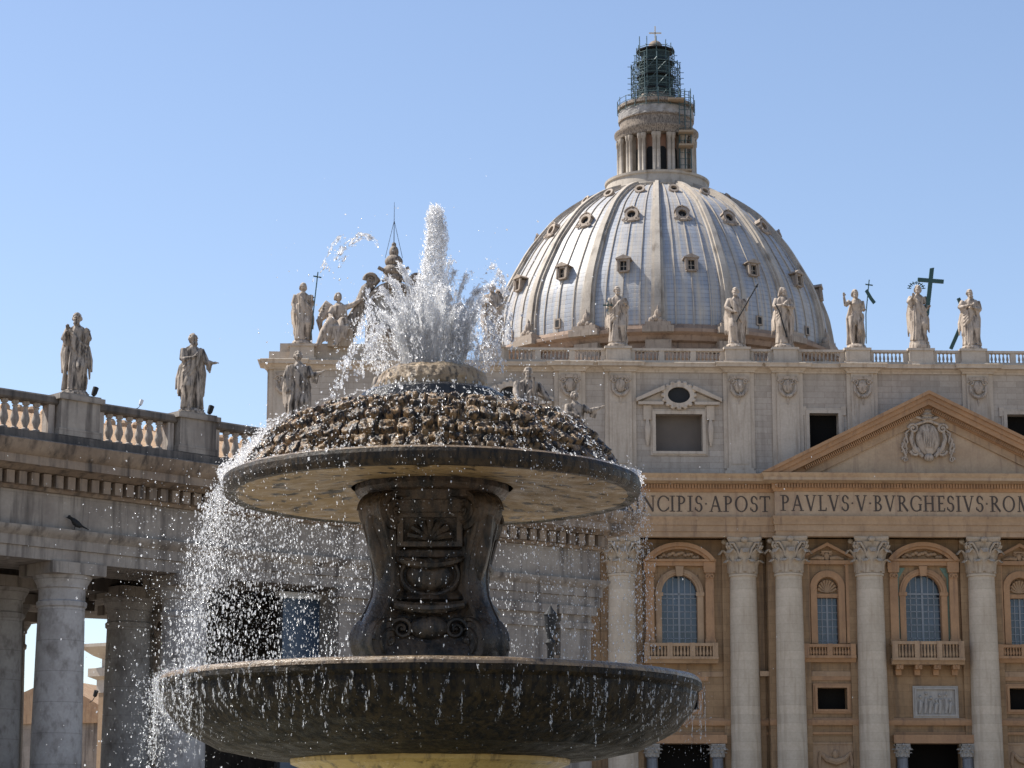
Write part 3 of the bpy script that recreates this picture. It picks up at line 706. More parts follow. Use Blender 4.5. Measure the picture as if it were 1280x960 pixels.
# --- roof balustrade of the facade
PED = [-63.9, -44.4, -31.4, -19.1, -14.1, -6.6, 0.0, 5.45, 13.9, 19.2, 31.4]
bz0, bz1 = 53.12, 54.75
for u in PED:
    pb = MB(); pb.box(u-1.25, u+1.25, -1.45, .15, bz0, bz1-.2); pb.box(u-1.4, u+1.4, -1.58, .25, bz1-.2, bz1+.05); pb.box(u-1.4,u+1.4,-1.55,.22,bz0-.02,bz0+.28)
    pb.build('balustrade_pedestal', M['attic_trim'], bas, 0)
rail = MB(); piers = []
for a_, c_ in zip(PED[1:-1], PED[2:]):
    x0, x1 = a_+1.26, c_-1.26
    base_ = MB(); base_.box(x0, x1, -1.0, -.45, bz0, bz0+.3); base_.build('balustrade_base', M['attic_trim'], bas, 0); rail.box(x0, x1, -1.05, -.4, bz1-.33, bz1-.08)
    n = max(1, round((x1-x0)/3.4))
    for i in range(1, n): piers.append(x0+(x1-x0)*i/n)
    ends = [x0] + [x0+(x1-x0)*i/n for i in range(1, n)] + [x1]
    piers += [x0+.2, x1-.2]
for x in piers:
    q = MB(); q.box(x-.28, x+.28, -.98, -.47, bz0+.301, bz1-.331); q.build('balustrade_pier', M['attic_trim'], bas, 0)
rl = rail.build('handrail', M['attic_trim'], bas, 0)
bal_m = MB().lathe([(.13,0),(.13,.08),(.07,.12),(.14,.36),(.12,.5),(.06,.8),(.09,.88),(.12,.93),(.12,1.0)], 10).mesh('baluster')
nb = 0
for a_, c_ in zip(PED[1:-1], PED[2:]):
    if c_ > 14: continue
    x = a_+1.26+.35
    while x < c_-1.26-.3:
        if all(abs(x-q) > .36 for q in piers) and nb < 99:
            o = link('baluster', bal_m, M['baluster'], rl, (x, -.72, bz0+.3)); o.scale = (1,1,bz1-.33-bz0-.3); nb += 1
        x += .41
# attic end block below the clock and stepped pedestals at the end
a = MB(); a.box(-67.3, -47, -.8, 1.5, 53.11, 54.1); a.box(-66.2, -48, -.6, 1.3, 54.1, 55.0); a.box(-57.5,-51.5,-.5,1.2,55.0,57); a.build('clock_base', M['attic_trim'], bas, 0)
clock = MB(); ccx, ccz = -54.6, 58.6
clock.ring(arc_pts(ccx, ccz, 2.9, 2.9, 0, 2*math.pi, 40), arc_pts(ccx, ccz, 2.2, 2.2, 0, 2*math.pi, 40), -1.2, .6)
for s in (-1, 1):
    clock.tube([(ccx+s*5.6,-.4,55.0),(ccx+s*4.6,-.5,56.6),(ccx+s*3.6,-.6,58.4),(ccx+s*2.8,-.6,60.8),(ccx+s*1.6,-.5,62.0)], [.7,.8,.75,.6,.4], 10)
    spiral(clock, (ccx+s*4.6,-.9,56.2), (s,0,0), (0,0,1), (0,-1,0), 1.0, 1.6, .3)
    spiral(clock, (ccx+s*2.3,-.9,61.7), (s,0,0), (0,0,1), (0,-1,0), .7, 1.6, .25)
    clock.tube([(ccx-s*1.2,-.9,61.6),(ccx+s*1.6,-1.1,63.0)], [.18,.2], 7)
for k, (rr, zz) in enumerate(((1.0,62.0),(1.15,62.8),(.95,63.8),(.5,64.8))): clock.ell((ccx,-.4,zz), (rr,rr,.75), 14, 8)
clock.ell((ccx,-.4,65.6), (.25,.25,.3), 8, 6)
clock.build('clock_surround', M['statue_grey'], bas)
f = MB(); f.prism(arc_pts(ccx, ccz, 2.2, 2.2, 0, 2*math.pi, 40)[:-1], -.5, -.3); f.build('clock_face', M['relief'], bas, 0)
f = MB(); f.tube([(ccx,-.4,65.7),(ccx,-.4,70.2)], [.05,.02], 5)
for s in (-1, 1): f.tube([(ccx+s*.9,-.4,64.2),(ccx,-.4,68.2)], .025, 4)
f.build('lightning_rod', M['metal_dark'], bas)

# ================================================================== DOME
DX, DY = 22.95, 366.0
dome = thing('dome', 'huge ribbed lead dome with round windows and a lantern above the basilica', 'dome', (DX, DY, 0))
PRF = [(26.6,79),(26.5,82.2),(25.9,85.8),(24.9,88.6),(23.6,91.1),(21.2,95.3),(18.9,98.3),(16.7,100.9),(14.8,102.4),(12.7,103.9),(10.3,105.2),(7.6,106.2)]
pz = np.array([q[1] for q in PRF]); pr = np.array([q[0] for q in PRF])
def dr(z): return float(np.interp(z, pz, pr))
def dnorm(z):
    d = .4; s_ = (dr(z+d)-dr(z-d))/(2*d); n = math.hypot(1, s_); return (1/n, -s_/n)   # (radial, vertical)
# smooth profile
zs = np.linspace(79.0, 106.2, 60)
from numpy import convolve
rs = np.array([dr(z) for z in zs]); ker = np.array([1,2,3,2,1])/9.; rs2 = np.convolve(np.pad(rs, 2, mode='edge'), ker, 'valid'); rs2[0] = rs[0]; rs2[-1] = rs[-1]
pz, pr = zs, rs2
def lead_material():
    m, t, p = nodes('lead_sheet')
    uv = N(t, 'ShaderNodeUVMap').outputs[0]; co = N(t, 'ShaderNodeTexCoord').outputs['Object']
    b = N(t, 'ShaderNodeTexBrick'); L(t, uv, b.inputs['Vector']); b.offset = 0.5
    b.inputs['Scale'].default_value = 1; b.inputs['Brick Width'].default_value = .25; b.inputs['Row Height'].default_value = .025; b.inputs['Mortar Size'].default_value = .0022; b.inputs['Mortar Smooth'].default_value = .2
    b.inputs['Color1'].default_value = (.30,.32,.36,1); b.inputs['Color2'].default_value = (.365,.38,.405,1); b.inputs['Mortar'].default_value = (.25,.255,.27,1)
    st, _ = noise_fac(t, mapping(t, uv, (9, .7, 1)), 1.6, .44, .62)
    col = mix(t, st, b.outputs['Color'], (.47,.41,.335))
    st2, _ = noise_fac(t, mapping(t, uv, (16, .9, 1)), 2.2, .56, .72)
    col = mix(t, st2, col, (.26,.215,.17))
    f, _ = noise_fac(t, co, .5, .35, .7); col = mix(t, f, col, mix(t, 1.0, col, (.8,.84,.9), 'MULTIPLY'))
    L(t, col, p.inputs['Base Color']); p.inputs['Roughness'].default_value = .5; p.inputs['Specular IOR Level'].default_value = .45
    bp = N(t, 'ShaderNodeBump'); bp.inputs['Strength'].default_value = .5; bp.inputs['Distance'].default_value = .08; L(t, b.outputs['Fac'], bp.inputs['Height']); bp.invert = True
    L(t, bp.outputs[0], p.inputs['Normal'])
    return m
M['lead'] = lead_material()
M['rib'] = stone('rib_stone', (.50,.445,.375), (.40,.35,.295), (.20,.165,.13), .35, drums=1.1, streak=(1,1,.3))
M['dome_base'] = stone('drum_stone', (.37,.265,.195), (.26,.18,.13), (.12,.08,.06), .4)
M['dormer'] = stone('dormer_stone', (.40,.33,.265), (.30,.24,.19), (.13,.10,.08), .9)
PH0 = -math.pi/2 + R(3.8) * -1
nseg = 16*12
me = MB().lathe(list(zip(pr, pz)), nseg).mesh('shell')
uvl = me.uv_layers.new(name='UVMap')
for poly in me.polygons:
    aa = []
    for li in poly.loop_indices:
        v = me.vertices[me.loops[li].vertex_index].co; aa.append(((math.atan2(v.y, v.x)-PH0)/(2*math.pi)*16, (v.z-79)/27))
    mx = max(q[0] for q in aa)
    for li, q in zip(poly.loop_indices, aa): uvl.data[li].uv = (q[0]+16 if mx-q[0] > 8 else q[0], q[1])
link('shell', me, M['lead'], dome)
# standing seams
def strip(mb, ang, hw_b, hw_t, h, z0, z1, n=40):
    rings = []
    for i in range(n+1):
        z = z0+(z1-z0)*i/n; r = dr(z); nr, nz_ = dnorm(z); t = i/n; hw = hw_b+(hw_t-hw_b)*t
        e_ = Vector((math.cos(ang), math.sin(ang), 0)); tq = Vector((-e_.y, e_.x, 0)); nn = e_*nr+Vector((0,0,nz_)); p = e_*r+Vector((0,0,z))
        rings.append([p-tq*hw-nn*.15, p-tq*hw+nn*h, p+tq*hw+nn*h, p+tq*hw-nn*.15])
    mb.loft(rings)
seams = MB()
for k in range(16):
    for j in (1,2,3):
        strip(seams, PH0+2*math.pi*(k+j/4)/16, .075, .04, .16, 79.4, 105.9)
seams.build('seam', M['rib'], dome, 30)
rmb = MB(); strip(rmb, 0, 1.05, .52, .38, 79.5, 106.1); strip(rmb, 0, .54, .27, .68, 79.5, 106.1)
ribmesh = rmb.mesh('rib', 30)
for k in range(16):
    o = link('rib', ribmesh, M['rib'], dome); o.rotation_euler = (0,0,PH0+2*math.pi*k/16)
# openings between ribs: rows of dormers
def on_dome(ang, z):
    r = dr(z); e_ = Vector((math.cos(ang), math.sin(ang), 0)); return e_*r+Vector((0,0,z)), e_, Vector((-e_.y, e_.x, 0))
def dormer_rect():
    mb = MB()   # local: x outward, y tangent, z up
    mb.box(-2.2,.75,-.95,-.6,-1.1,1.1); mb.box(-2.2,.75,.6,.95,-1.1,1.1); mb.box(-2.2,.75,-.95,.95,-1.35,-1.1); mb.box(-2.2,.75,-.95,.95,.75,1.1)
    b2 = MB(); b2.prism([(-1.45,1.1),(1.45,1.1),(1.45,1.28),(0,1.95),(-1.45,1.28)], -1.1, 2.6); b2.xf(Matrix.Rotation(math.pi/2, 4, 'Z')); mb.merge(b2)
    for s in (-1,1): mb.box(.5,.9,s*1.05-.16,s*1.05+.16,-1.2,1.05)
    return mb.mesh('dormer', 30)
def oculus_dormer(r=.95, hood=True):
    mb = MB(); n = 24
    b2 = MB(); b2.ring(arc_pts(0,0,r*1.4,r*1.45,0,2*math.pi,n), arc_pts(0,0,r*.85,r*.85,0,2*math.pi,n), -.75, 1.8)
    if hood:
        b2.ring(arc_pts(0,.1,r*1.6,r*1.7,.3,math.pi-.3,n), arc_pts(0,.1,r*1.4,r*1.5,.3,math.pi-.3,n), -.85, 1.2)
        for s in (-1,1):
            spiral(b2, (s*r*1.2,-.8,-r*1.2), (s,0,0), (0,0,-1), (0,-1,0), r*.5, 1.3, r*.22)
        b2.ell((0,-.75,r*1.7),(r*.3,.25,r*.3),8,6); b2.ell((0,-.6,-r*1.6),(r*.9,.5,r*.35),10,6)
    b2.xf(Matrix.Rotation(math.pi/2, 4, 'Z')); mb.merge(b2)
    return mb.mesh('round_dormer', 35)
pane_r = MB().box(-.2,.1,-.6,.6,-1.1,.75).mesh('pane', 0)
p2 = MB(); p2.prism(arc_pts(0,0,.82,.82,0,2*math.pi,20)[:-1], -.05, .05); p2.xf(Matrix.Rotation(math.pi/2,4,'Z')); pane_o = p2.mesh('pane', 0)
p3 = MB(); p3.box(.11,.16,-.05,.05,-1.1,.75); p3.box(.11,.16,-.6,.6,-.2,-.1); barm = p3.mesh('window_bar', 0)
dm, om, om2 = dormer_rect(), oculus_dormer(.95), oculus_dormer(.72, False)
slot = MB().box(-1.5,.35,-.65,.65,-.9,.9).mesh('slot_window', 0); slotp = MB().box(.355,.40,-.38,.38,-.65,.6).mesh('pane', 0)
for k in range(16):
    ang = PH0+2*math.pi*(k+.5)/16
    if math.sin(ang) > .35: continue
    for (z, mesh_, pm, off, nm) in ((88.9, dm, pane_r, .35, 'dormer'), (98.1, om, pane_o, .12, 'round_dormer'), (103.7, om2, pane_o, .1, 'small_round_dormer'), (80.9, slot, slotp, 0, 'slot_window')):
        p, e_, tq = on_dome(ang, z)
        if nm == 'slot_window' and k % 3 == 0: continue
        o = link(nm, mesh_, M['dormer'], dome, tuple(p+e_*off)); o.rotation_euler = (0,-{'dormer':R(6),'round_dormer':R(20),'small_round_dormer':R(34)}.get(nm,R(3)),ang); o.scale = (.68,.8,.8)
        q = link('pane', pm, M['metal_dark'], o)
        if nm == 'small_round_dormer': q.scale = (1,.75,.75)
        if nm == 'dormer': link('window_bar', barm, M['attic_trim'], o)
# drum with cornice, attic band of garlands
d = MB().lathe([(26.0,46),(26.0,73.0),(27.4,73.2),(28.4,74.2),(28.4,74.9),(26.6,75.2),(26.3,75.4),(26.3,76.9),(27.0,77.1),(27.3,77.8),(28.1,78.2),(28.1,78.7),(26.9,79.0),(26.7,79.6),(25.5,79.9)], 128); d.build('drum', M['dome_base'], dome)
for k in range(16):
    ang = PH0+2*math.pi*k/16; e_ = Vector((math.cos(ang), math.sin(ang),0)); tq = Vector((-e_.y,e_.x,0))
    b = MB(); b.obox(e_*26.9+Vector((0,0,75.0)), e_*.7, tq*1.9, (0,0,2.1)); b.obox(e_*27.8+Vector((0,0,78.5)), e_*.9, tq*2.3, (0,0,.45)); b.obox(e_*27.6+Vector((0,0,79.25)), e_*.8, tq*1.9, (0,0,.35))
    for q in range(4): b.ell(tuple(e_*27.4+tq*(-.9+.6*q)+Vector((0,0,80.0+.35*math.sin(q*1.6)))), (.5,.5,.55), 8, 6)
    b.ell(tuple(e_*27.3+Vector((0,0,80.9))), (.55,.55,.8), 8, 6); b.tube([tuple(e_*27.3+Vector((0,0,81.5))), tuple(e_*27.3+Vector((0,0,82.3)))], [.18,.05], 6)
    b.build('buttress', M['dormer'], dome, 30)
for k in range(16):
    ang = PH0+2*math.pi*(k+.5)/16
    if math.sin(ang) > .2: continue
    e_ = Vector((math.cos(ang), math.sin(ang),0)); tq = Vector((-e_.y,e_.x,0)); b = MB()
    b.tube([e_*26.5+tq*(q*4.0)+Vector((0,0,76.4-1.3*(1-q*q))) for q in np.linspace(-1,1,9)], [.25,.4,.5,.6,.65,.6,.5,.4,.25], 8)
    for q in (-1,1): b.tube([e_*26.5+tq*q*4.0+Vector((0,0,76.6)), e_*26.5+tq*q*4.15+Vector((0,0,76.6))], [.3,.35], 7)
    b.build('garland', M['dome_base'], dome)
# lantern
GX = 0
lan = MB().lathe([(7.4,105.6),(8.5,105.9),(8.6,106.3),(8.25,106.45),(8.0,107.9),(8.25,108.05),(8.3,108.4),(7.9,108.43),(7.0,108.45)], 64); lan.build('gallery', M['rib'], dome, 40)
lan = MB().lathe([(4.7,109.3),(4.7,116.2)], 48); lan.build('lantern_core', M['pink_stone'], dome, 40, (0,0,-.95))
lan = MB().lathe([(5.0,116.1),(6.3,116.2),(6.4,116.5),(6.45,116.8),(6.7,117.1),(6.7,117.45),(6.0,117.6),(5.8,117.7),(5.8,119.2),(6.0,119.3),(6.0,119.6),(5.7,119.7),(5.7,121.2),(6.1,121.4),(6.1,121.9),(5.6,122.0),(4.2,122.4),(3.4,122.6),(2.3,125),(1.2,128),(.7,130.2),(.5,130.6)], 48); lan.build('lantern_cap', M['statue_grey'], dome, 40, (0,0,-.95))
lc = MB().lathe([(.42,109.35),(.42,109.8),(.33,109.95),(.29,115.2),(.4,115.35),(.46,116.1)], 12).mesh('lantern_column')
for k in range(16):
    ang = PH0+2*math.pi*(k+.5)/16+R(11.25)
    for q in (-1,1):
        a2 = ang+q*R(3.0); link('lantern_column', lc, M['rib'], dome, (6.0*math.cos(a2), 6.0*math.sin(a2), -.95))
    e_ = Vector((math.cos(ang),math.sin(ang),0)); tq = Vector((-e_.y,e_.x,0))
    b = MB(); b.obox(e_*5.3+Vector((0,0,112.7)), e_*.6, tq*.26, (0,0,3.4)); b.build('lantern_pier', M['rib'], dome, 0, (0,0,-.95))
    a3 = ang+R(11.25); e_ = Vector((math.cos(a3),math.sin(a3),0)); tq = Vector((-e_.y,e_.x,0))
    b = MB(); b.prism([(-.6,109.6),(.6,109.6)]+arc_pts(0,113.6,.6,.6,0,math.pi,10), -4.8, -4.72); b.xf(Matrix.Rotation(a3+math.pi/2,4,'Z')); b.build('lantern_window', M['metal_dark'], dome, 0, (0,0,-.95))
b = MB(); b.ell((0,0,131.7),(1.15,1.15,1.15),20,14); b.build('ball', M['trav_brown'], dome, 40, (0,0,-.6))
M['gilt'] = plain('pale_gilt', (.62,.55,.42), .4)
b = MB(); b.box(-.09,.09,-.09,.09,132.8,135.6); b.box(-1.0,1.0,-.09,.09,134.35,134.55); b.build('cross', M['gilt'], dome, 0, (0,0,-.9))
# garden netting round the lantern attic
M['netting'] = plain('scaffold_netting', (.27,.255,.24), .8, 0, .2, .35, 1.2)
M['netting_dark'] = plain('green_netting', (.035,.055,.06), .8, 0, .2, .4, 1.0)
M['pipe'] = plain('scaffold_pipe', (.055,.095,.10), .5, .2)
M['plank'] = plain('scaffold_plank', (.30,.225,.15), .8)
scaf = thing('scaffolding', 'teal pipe scaffolding with dark netting wrapped round the lantern top', 'scaffolding', (DX, DY, 120.9))
pipes = MB()
rows = [0.3+.95*k for k in range(11)]
for k in range(12):
    a_ = 2*math.pi*k/12
    for r_, top in ((3.9, 7.6), (3.0, 10.6)):
        pipes.tube([(r_*math.cos(a_), r_*math.sin(a_), 0), (r_*math.cos(a_), r_*math.sin(a_), top+random.uniform(-.9,1.0))], .075, 5)
for z in rows:
    for r_ in (3.9, 3.0):
        if r_ == 3.9 and z > 7.4: continue
        pts = [(r_*math.cos(2*math.pi*k/12), r_*math.sin(2*math.pi*k/12), z+random.uniform(-.05,.05)) for k in range(13)]
        for p0, p1 in zip(pts[:-1], pts[1:]): pipes.tube([p0, p1], .06, 4)
    for k in range(12):
        if random.random() < .6:
            a_ = 2*math.pi*k/12; pipes.tube([(3.0*math.cos(a_),3.0*math.sin(a_),z),((4.5 if z < 7.5 else 3.5)*math.cos(a_),(4.5 if z < 7.5 else 3.5)*math.sin(a_),z)], .055, 4)
for k in range(12):
    a_, b_ = 2*math.pi*k/12, 2*math.pi*(k+1)/12
    for j in range(3): pipes.tube([(3.9*math.cos(a_),3.9*math.sin(a_),.3+2.4*j),(3.9*math.cos(b_),3.9*math.sin(b_),2.6+2.4*j)], .05, 4)
for k in range(20):   # guard rails round the ring
    a_ = 2*math.pi*k/20; pipes.tube([(6.15*math.cos(a_),6.15*math.sin(a_),-1.2),(6.15*math.cos(a_),6.15*math.sin(a_),1.2+random.uniform(-.3,.5))], .06, 4)
for z in (-1.0,.2,1.0):
    for k in range(20):
        a_, b_ = 2*math.pi*k/20, 2*math.pi*(k+1)/20; pipes.tube([(6.15*math.cos(a_),6.15*math.sin(a_),z),(6.15*math.cos(b_),6.15*math.sin(b_),z)], .05, 4)
for x in (3.3,4.2,5.1):
    for y in (-5.6,-4.6): pipes.tube([(x,y,-12),(x,y,1.5)], .06, 4)
for z in range(-12, 2): pipes.tube([(3.3,-5.6,z),(5.1,-5.6,z)], .05, 4)
pipes.build('pipe_frame', M['pipe'], scaf, 0)
for j, z in enumerate((.4, 2.7, 5.0, 7.3, 9.4)):
    r_ = 3.1; b = MB().lathe([(1.6,z),(r_,z),(r_,z+.12),(1.6,z+.12)], 12, cap=False); b.build('platform', M['metal_dark'], scaf, 0)
b = MB(); prof = []
for j, z in enumerate((.4, 2.7, 5.0, 7.3)): prof += [(2.6-.12*j,z+.2),(3.1-.25*j,z+2.0),(2.5-.15*j,z+2.1)]
b.lathe(prof, 12); b.build('dark_netting', M['netting_dark'], scaf, 0)
b = MB(); n_ = 36
for i, (z0, z1) in enumerate(((-2.4,-1.7),(-1.7,-.95))):
    rings = []
    for z in (z0, (z0+z1)/2, z1): rings.append([((6.02+.06*math.sin(j*2.9+z*3))*math.cos(2*math.pi*j/n_), (6.02+.06*math.sin(j*2.9+z*3))*math.sin(2*math.pi*j/n_), z) for j in range(n_)])
    b.loft(rings, False)
b.build('grey_netting', M['netting'], scaf, 0)
for z, x0, x1 in ((-8.2,3.1,5.4),(-6.0,3.1,5.4),(-12.5,2.2,5.0),(-.7,1.5,4.0)):
    b = MB(); b.box(x0,x1,-6.9 if z > -12 else -7.5,-5.0,z,z+.3); b.build('plank', M['plank'], scaf, 0)

# ================================================================== COLONNADE
colo = thing('colonnade', 'curved grey travertine colonnade topped by a balustrade at the left', 'colonnade', (0,0,0))
dA = Vector((.731,.682)); pA = Vector((-17.07,80.0))
A0 = pA - dA*9; A1 = pA + dA*11.0
Bend = Vector((3.55,96.4))
PATH = [tuple(A0), tuple(A1), tuple(Bend)]
nA = Vector((dA.y,-dA.x)); dB = (Bend-A1).normalized(); nB = Vector((dB.y,-dB.x))
def on_line(px, off=0.0):       # point of the colonnade's front line, moved outward by off, that stands at photo column px
    kk = (px-640)/FPX*1.02
    def hit(P, d, n_):
        P = P+n_*off; s_ = (kk*P.y - P.x)/(d.x - kk*d.y); return s_, P+d*s_
    s_, q = hit(A0, dA, nA)
    if s_ <= (A1-A0).length: return q, dA, nA
    s_, q = hit(A1, dB, nB); return q, dB, nB
ENDP = PATH + [tuple(Bend - nB*14)]
e = MB().sweep([(-3,12.1),(0,12.1),(0,12.5),(.07,12.52),(.07,12.85),(.22,12.98),(.3,13.1),(.3,13.18),(-3,13.18)], ENDP); e.build('architrave', M['trav'], colo)
e = MB().sweep([(-3,13.185),(0,13.185),(0,14.4),(-3,14.4)], ENDP); e.build('frieze', M['trav'], colo)
e = MB().sweep([(-3,14.405),(.12,14.405),(.2,14.5),(.2,14.98),(-3,14.98)], ENDP); dentils(e, ENDP, .15, .48, 14.52, 14.95, .30, .48); e.build('dentil_band', M['trav_brown'], colo, 30)
e = MB().sweep([(-3,14.985),(.55,14.985),(.7,15.1),(1.0,15.13),(1.0,15.42),(1.05,15.44),(1.2,15.65),(1.3,15.9),(1.25,15.94),(-3,15.96)], ENDP); e.build('cornice', M['trav_brown'], colo)
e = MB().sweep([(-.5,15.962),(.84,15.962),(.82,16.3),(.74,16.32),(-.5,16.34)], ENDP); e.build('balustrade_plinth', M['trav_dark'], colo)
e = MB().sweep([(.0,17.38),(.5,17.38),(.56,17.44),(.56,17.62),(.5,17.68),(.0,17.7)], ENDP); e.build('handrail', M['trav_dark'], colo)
BALM = MB().lathe([(.14,0),(.14,.1),(.08,.14),(.085,.2),(.15,.36),(.15,.46),(.09,.7),(.07,.8),(.11,.86),(.07,.9),(.13,.94),(.13,1.04)], 14).mesh('baluster')
statue_px = [93, 240, 372, 480, 660, 718]
balu = 0
pedpos = []
for px in statue_px + [-52]:
    q, d_, n_ = on_line(px, .26); pedpos.append((q, d_, n_))
    b = MB(); D = Vector((*d_,0)); Nn = Vector((*n_,0)); Q = Vector((*q,0))
    b.obox(Q+Vector((0,0,16.95)), D*.78, Nn*.46, (0,0,.62)); b.obox(Q+Vector((0,0,17.66)), D*.92, Nn*.56, (0,0,.09)); b.obox(Q+Vector((0,0,16.45)), D*.86, Nn*.5, (0,0,.12)); b.obox(Q+Vector((0,0,17.78)), D*.8, Nn*.48, (0,0,.03))
    b.build('pedestal', M['trav'], colo, 0)
    for s in (-1,1):
        b = MB(); b.obox(Q+D*s*1.0+Vector((0,0,16.86)), D*.12, Nn*.2, (0,0,.515)); b.build('half_pier', M['baluster'], colo, 0)
for (P0, d_, n_, ln) in ((A0, dA, nA, (A1-A0).length), (A1, dB, nB, (Bend-A1).length)):
    s_ = .25
    while s_ < ln and balu < 99:
        q = P0+d_*s_+n_*.26
        if all((q-pp[0]).length > 1.22 for pp in pedpos) and (q.x/q.y*FPX/1.02+640) > -20:
            link('baluster', BALM, M['baluster'], colo, (q.x, q.y, 16.34)); balu += 1
        s_ += .42
# columns
def doric():
    z1 = 12.1
    prof = [(1.05,0),(1.05,.3),(1.0,.5),(.9,.6),(.85,.75)]
    for i in range(12): t = i/11; prof.append((.90-.10*t**1.7, .75+(10.6-.75)*t))
    prof += [(.86,10.65),(.87,10.8),(.80,10.86),(.80,11.25),(.86,11.28),(.86,11.38),(1.0,11.62),(1.02,11.7)]
    mb = MB().lathe(prof, 40); return mb.mesh('column')
DM = doric()
ABM = MB().box(-1.08,1.08,-1.08,1.08,11.7,12.098).mesh('abacus', 0)
def dcol(q, ang, mat='trav_col'):
    c = link('column', DM, M[mat], colo, (q.x, q.y, 0)); a_ = link('abacus', MB().box(-1.06,1.06,-1.06,1.06,11.3,11.62).mesh('abacus',0) if False else ABM, M['trav'], c); a_.rotation_euler = (0,0,ang)
    return c
angA = math.atan2(dA.y, dA.x)
for px in (-70, 87, 238):
    q, d_, n_ = on_line(px, -.95); dcol(q, angA)
M['trav_col_inner'] = M['trav_col']  # same stone as the front columns
for px, dist in ((12, 6.5), (170, 6.5), (16, 12), (178, 12), (20, 18.5), (188, 18.5), (-140, 9)):
    q, d_, n_ = on_line(px, 0); ray = q.normalized(); dcol(q+ray*dist, angA)
# ceiling, rear entablature, added floor slab and columns
def quad_slab(mb, p, z0, z1):
    n = len(p); mb.add([(a_[0],a_[1],z0) for a_ in p]+[(a_[0],a_[1],z1) for a_ in p], [tuple(range(n)), tuple(range(2*n-1,n-1,-1))]+[(i,(i+1)%n,n+(i+1)%n,n+i) for i in range(n)])
b = MB(); quad_slab(b, [tuple(A0-nA*3.0-dA*20), tuple(A1-nA*3.0), tuple(Bend-nB*3.0), tuple(Bend-nB*16), tuple(A1-nA*19), tuple(A0-nA*19-dA*20)], 12.4, 13.1); b.build('ceiling', M['trav_dark'], colo, 0)  # dark colour paints interior shade onto the ceiling
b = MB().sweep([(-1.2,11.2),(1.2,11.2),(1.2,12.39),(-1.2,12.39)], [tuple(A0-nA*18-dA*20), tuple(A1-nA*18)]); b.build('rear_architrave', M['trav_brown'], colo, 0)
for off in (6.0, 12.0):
    b = MB().sweep([(-.8,11.9),(.8,11.9),(.8,12.39),(-.8,12.39)], [tuple(A0-nA*off-dA*20), tuple(A1-nA*off)]); b.build('ceiling_beam', M['trav_dark'], colo, 0)  # beams carry the ceiling's painted shade
b = MB(); quad_slab(b, [tuple(A0+nA*1.5-dA*20), tuple(A1+nA*1.5), tuple(A1-nA*20), tuple(A0-nA*20-dA*20)], .005, .12); b.build('floor', M['trav_dark'], colo, 0)  # unseen dark slab, added to cut light bouncing between the columns
for off in (-.95, -6.5, -12, -17.5):  # colonnade carried on out of view, added to block light inside
    for k in range(1, 5):
        if off == -.95 and k == 1: continue
        dcol(A0-dA*(5.2*k-7)+nA*off, angA)
# tiled roof
b = MB(); rows_ = []
def roofpt(s_, o_, z): q = A0-dA*20+dA*s_-nA*o_; return (q.x,q.y,z)
nn_ = 170; 
for i in range(nn_):
    s_ = i*.30
    rings = []
    for k in range(9):
        t = k/8; o_ = 1.2+8*t; z = 15.97+3.0*t
        rings.append([roofpt(s_-.15,o_,z), roofpt(s_-.1,o_,z+.17+.05*(k%2)), roofpt(s_+.02,o_,z+.17+.05*(k%2)), roofpt(s_+.07,o_,z)])
    b.loft(rings)
    if i % 2 == 0: b.ell(roofpt(s_, 9.0, 19.1), (.22,.22,.22), 6, 5)
b.add([roofpt(-2,1.2,15.95),roofpt(52,1.2,15.95),roofpt(52,9.2,18.96),roofpt(-2,9.2,18.96)], [(0,1,2,3)]); b.add([roofpt(-2,9.2,18.96),roofpt(52,9.2,18.96),roofpt(52,17.5,15.9),roofpt(-2,17.5,15.9)], [(0,1,2,3)])
b.build('tile_roof', M['tile'], colo, 0)
# pavilion wall (right end of the colonnade) with pilasters, dark openings
def bpt(px): q, d_, n_ = on_line(px); return (q-A1).dot(dB)
pv = MB(); Ls = [bpt(428), bpt(690), bpt(737)]
def bbox(mb, s0, s1, o0, o1, z0, z1):
    c = A1+dB*(s0+s1)/2+nB*(o0+o1)/2; mb.obox((c.x,c.y,(z0+z1)/2), (dB.x*(s1-s0)/2,dB.y*(s1-s0)/2,0), (nB.x*(o1-o0)/2,nB.y*(o1-o0)/2,0), (0,0,(z1-z0)/2))
bbox(pv, Ls[0], Ls[2], -3, -.35, 0, 12.09); bbox(pv, Ls[2]-2.9, Ls[2]+.0, -13.5, -3, 0, 12.09)
pv.build('pavilion_wall', M['trav'], colo, 0)
for c0, c1 in ((428,470),(470+145,688),(700,737)):
    b = MB(); s0, s1 = bpt(c0), bpt(c1)
    bbox(b, s0, s1, -.36, -.02, 0, 11.2); bbox(b, s0-.1, s1+.1, -.36, .08, 11.2, 11.45); bbox(b, s0, s1, -.36, .02, 11.45, 11.75); bbox(b, s0-.18, s1+.18, -.36, .16, 11.75, 12.095)
    b.build('pilaster', M['trav'], colo, 0)
b = MB()
for z in (9.2, 9.9, 10.7): bbox(b, Ls[0], Ls[2], -.36, -.12, z, z+.22)
b.build('wall_moulding', M['trav_brown'], colo, 0)
b = MB(); bbox(b, 1.2, 14.5, -9, -8.6, 0, 12.38); b.build('shade_backing', M['trav_dark'], colo, 0)  # dark wall added so the opening reads as shade, without sky behind
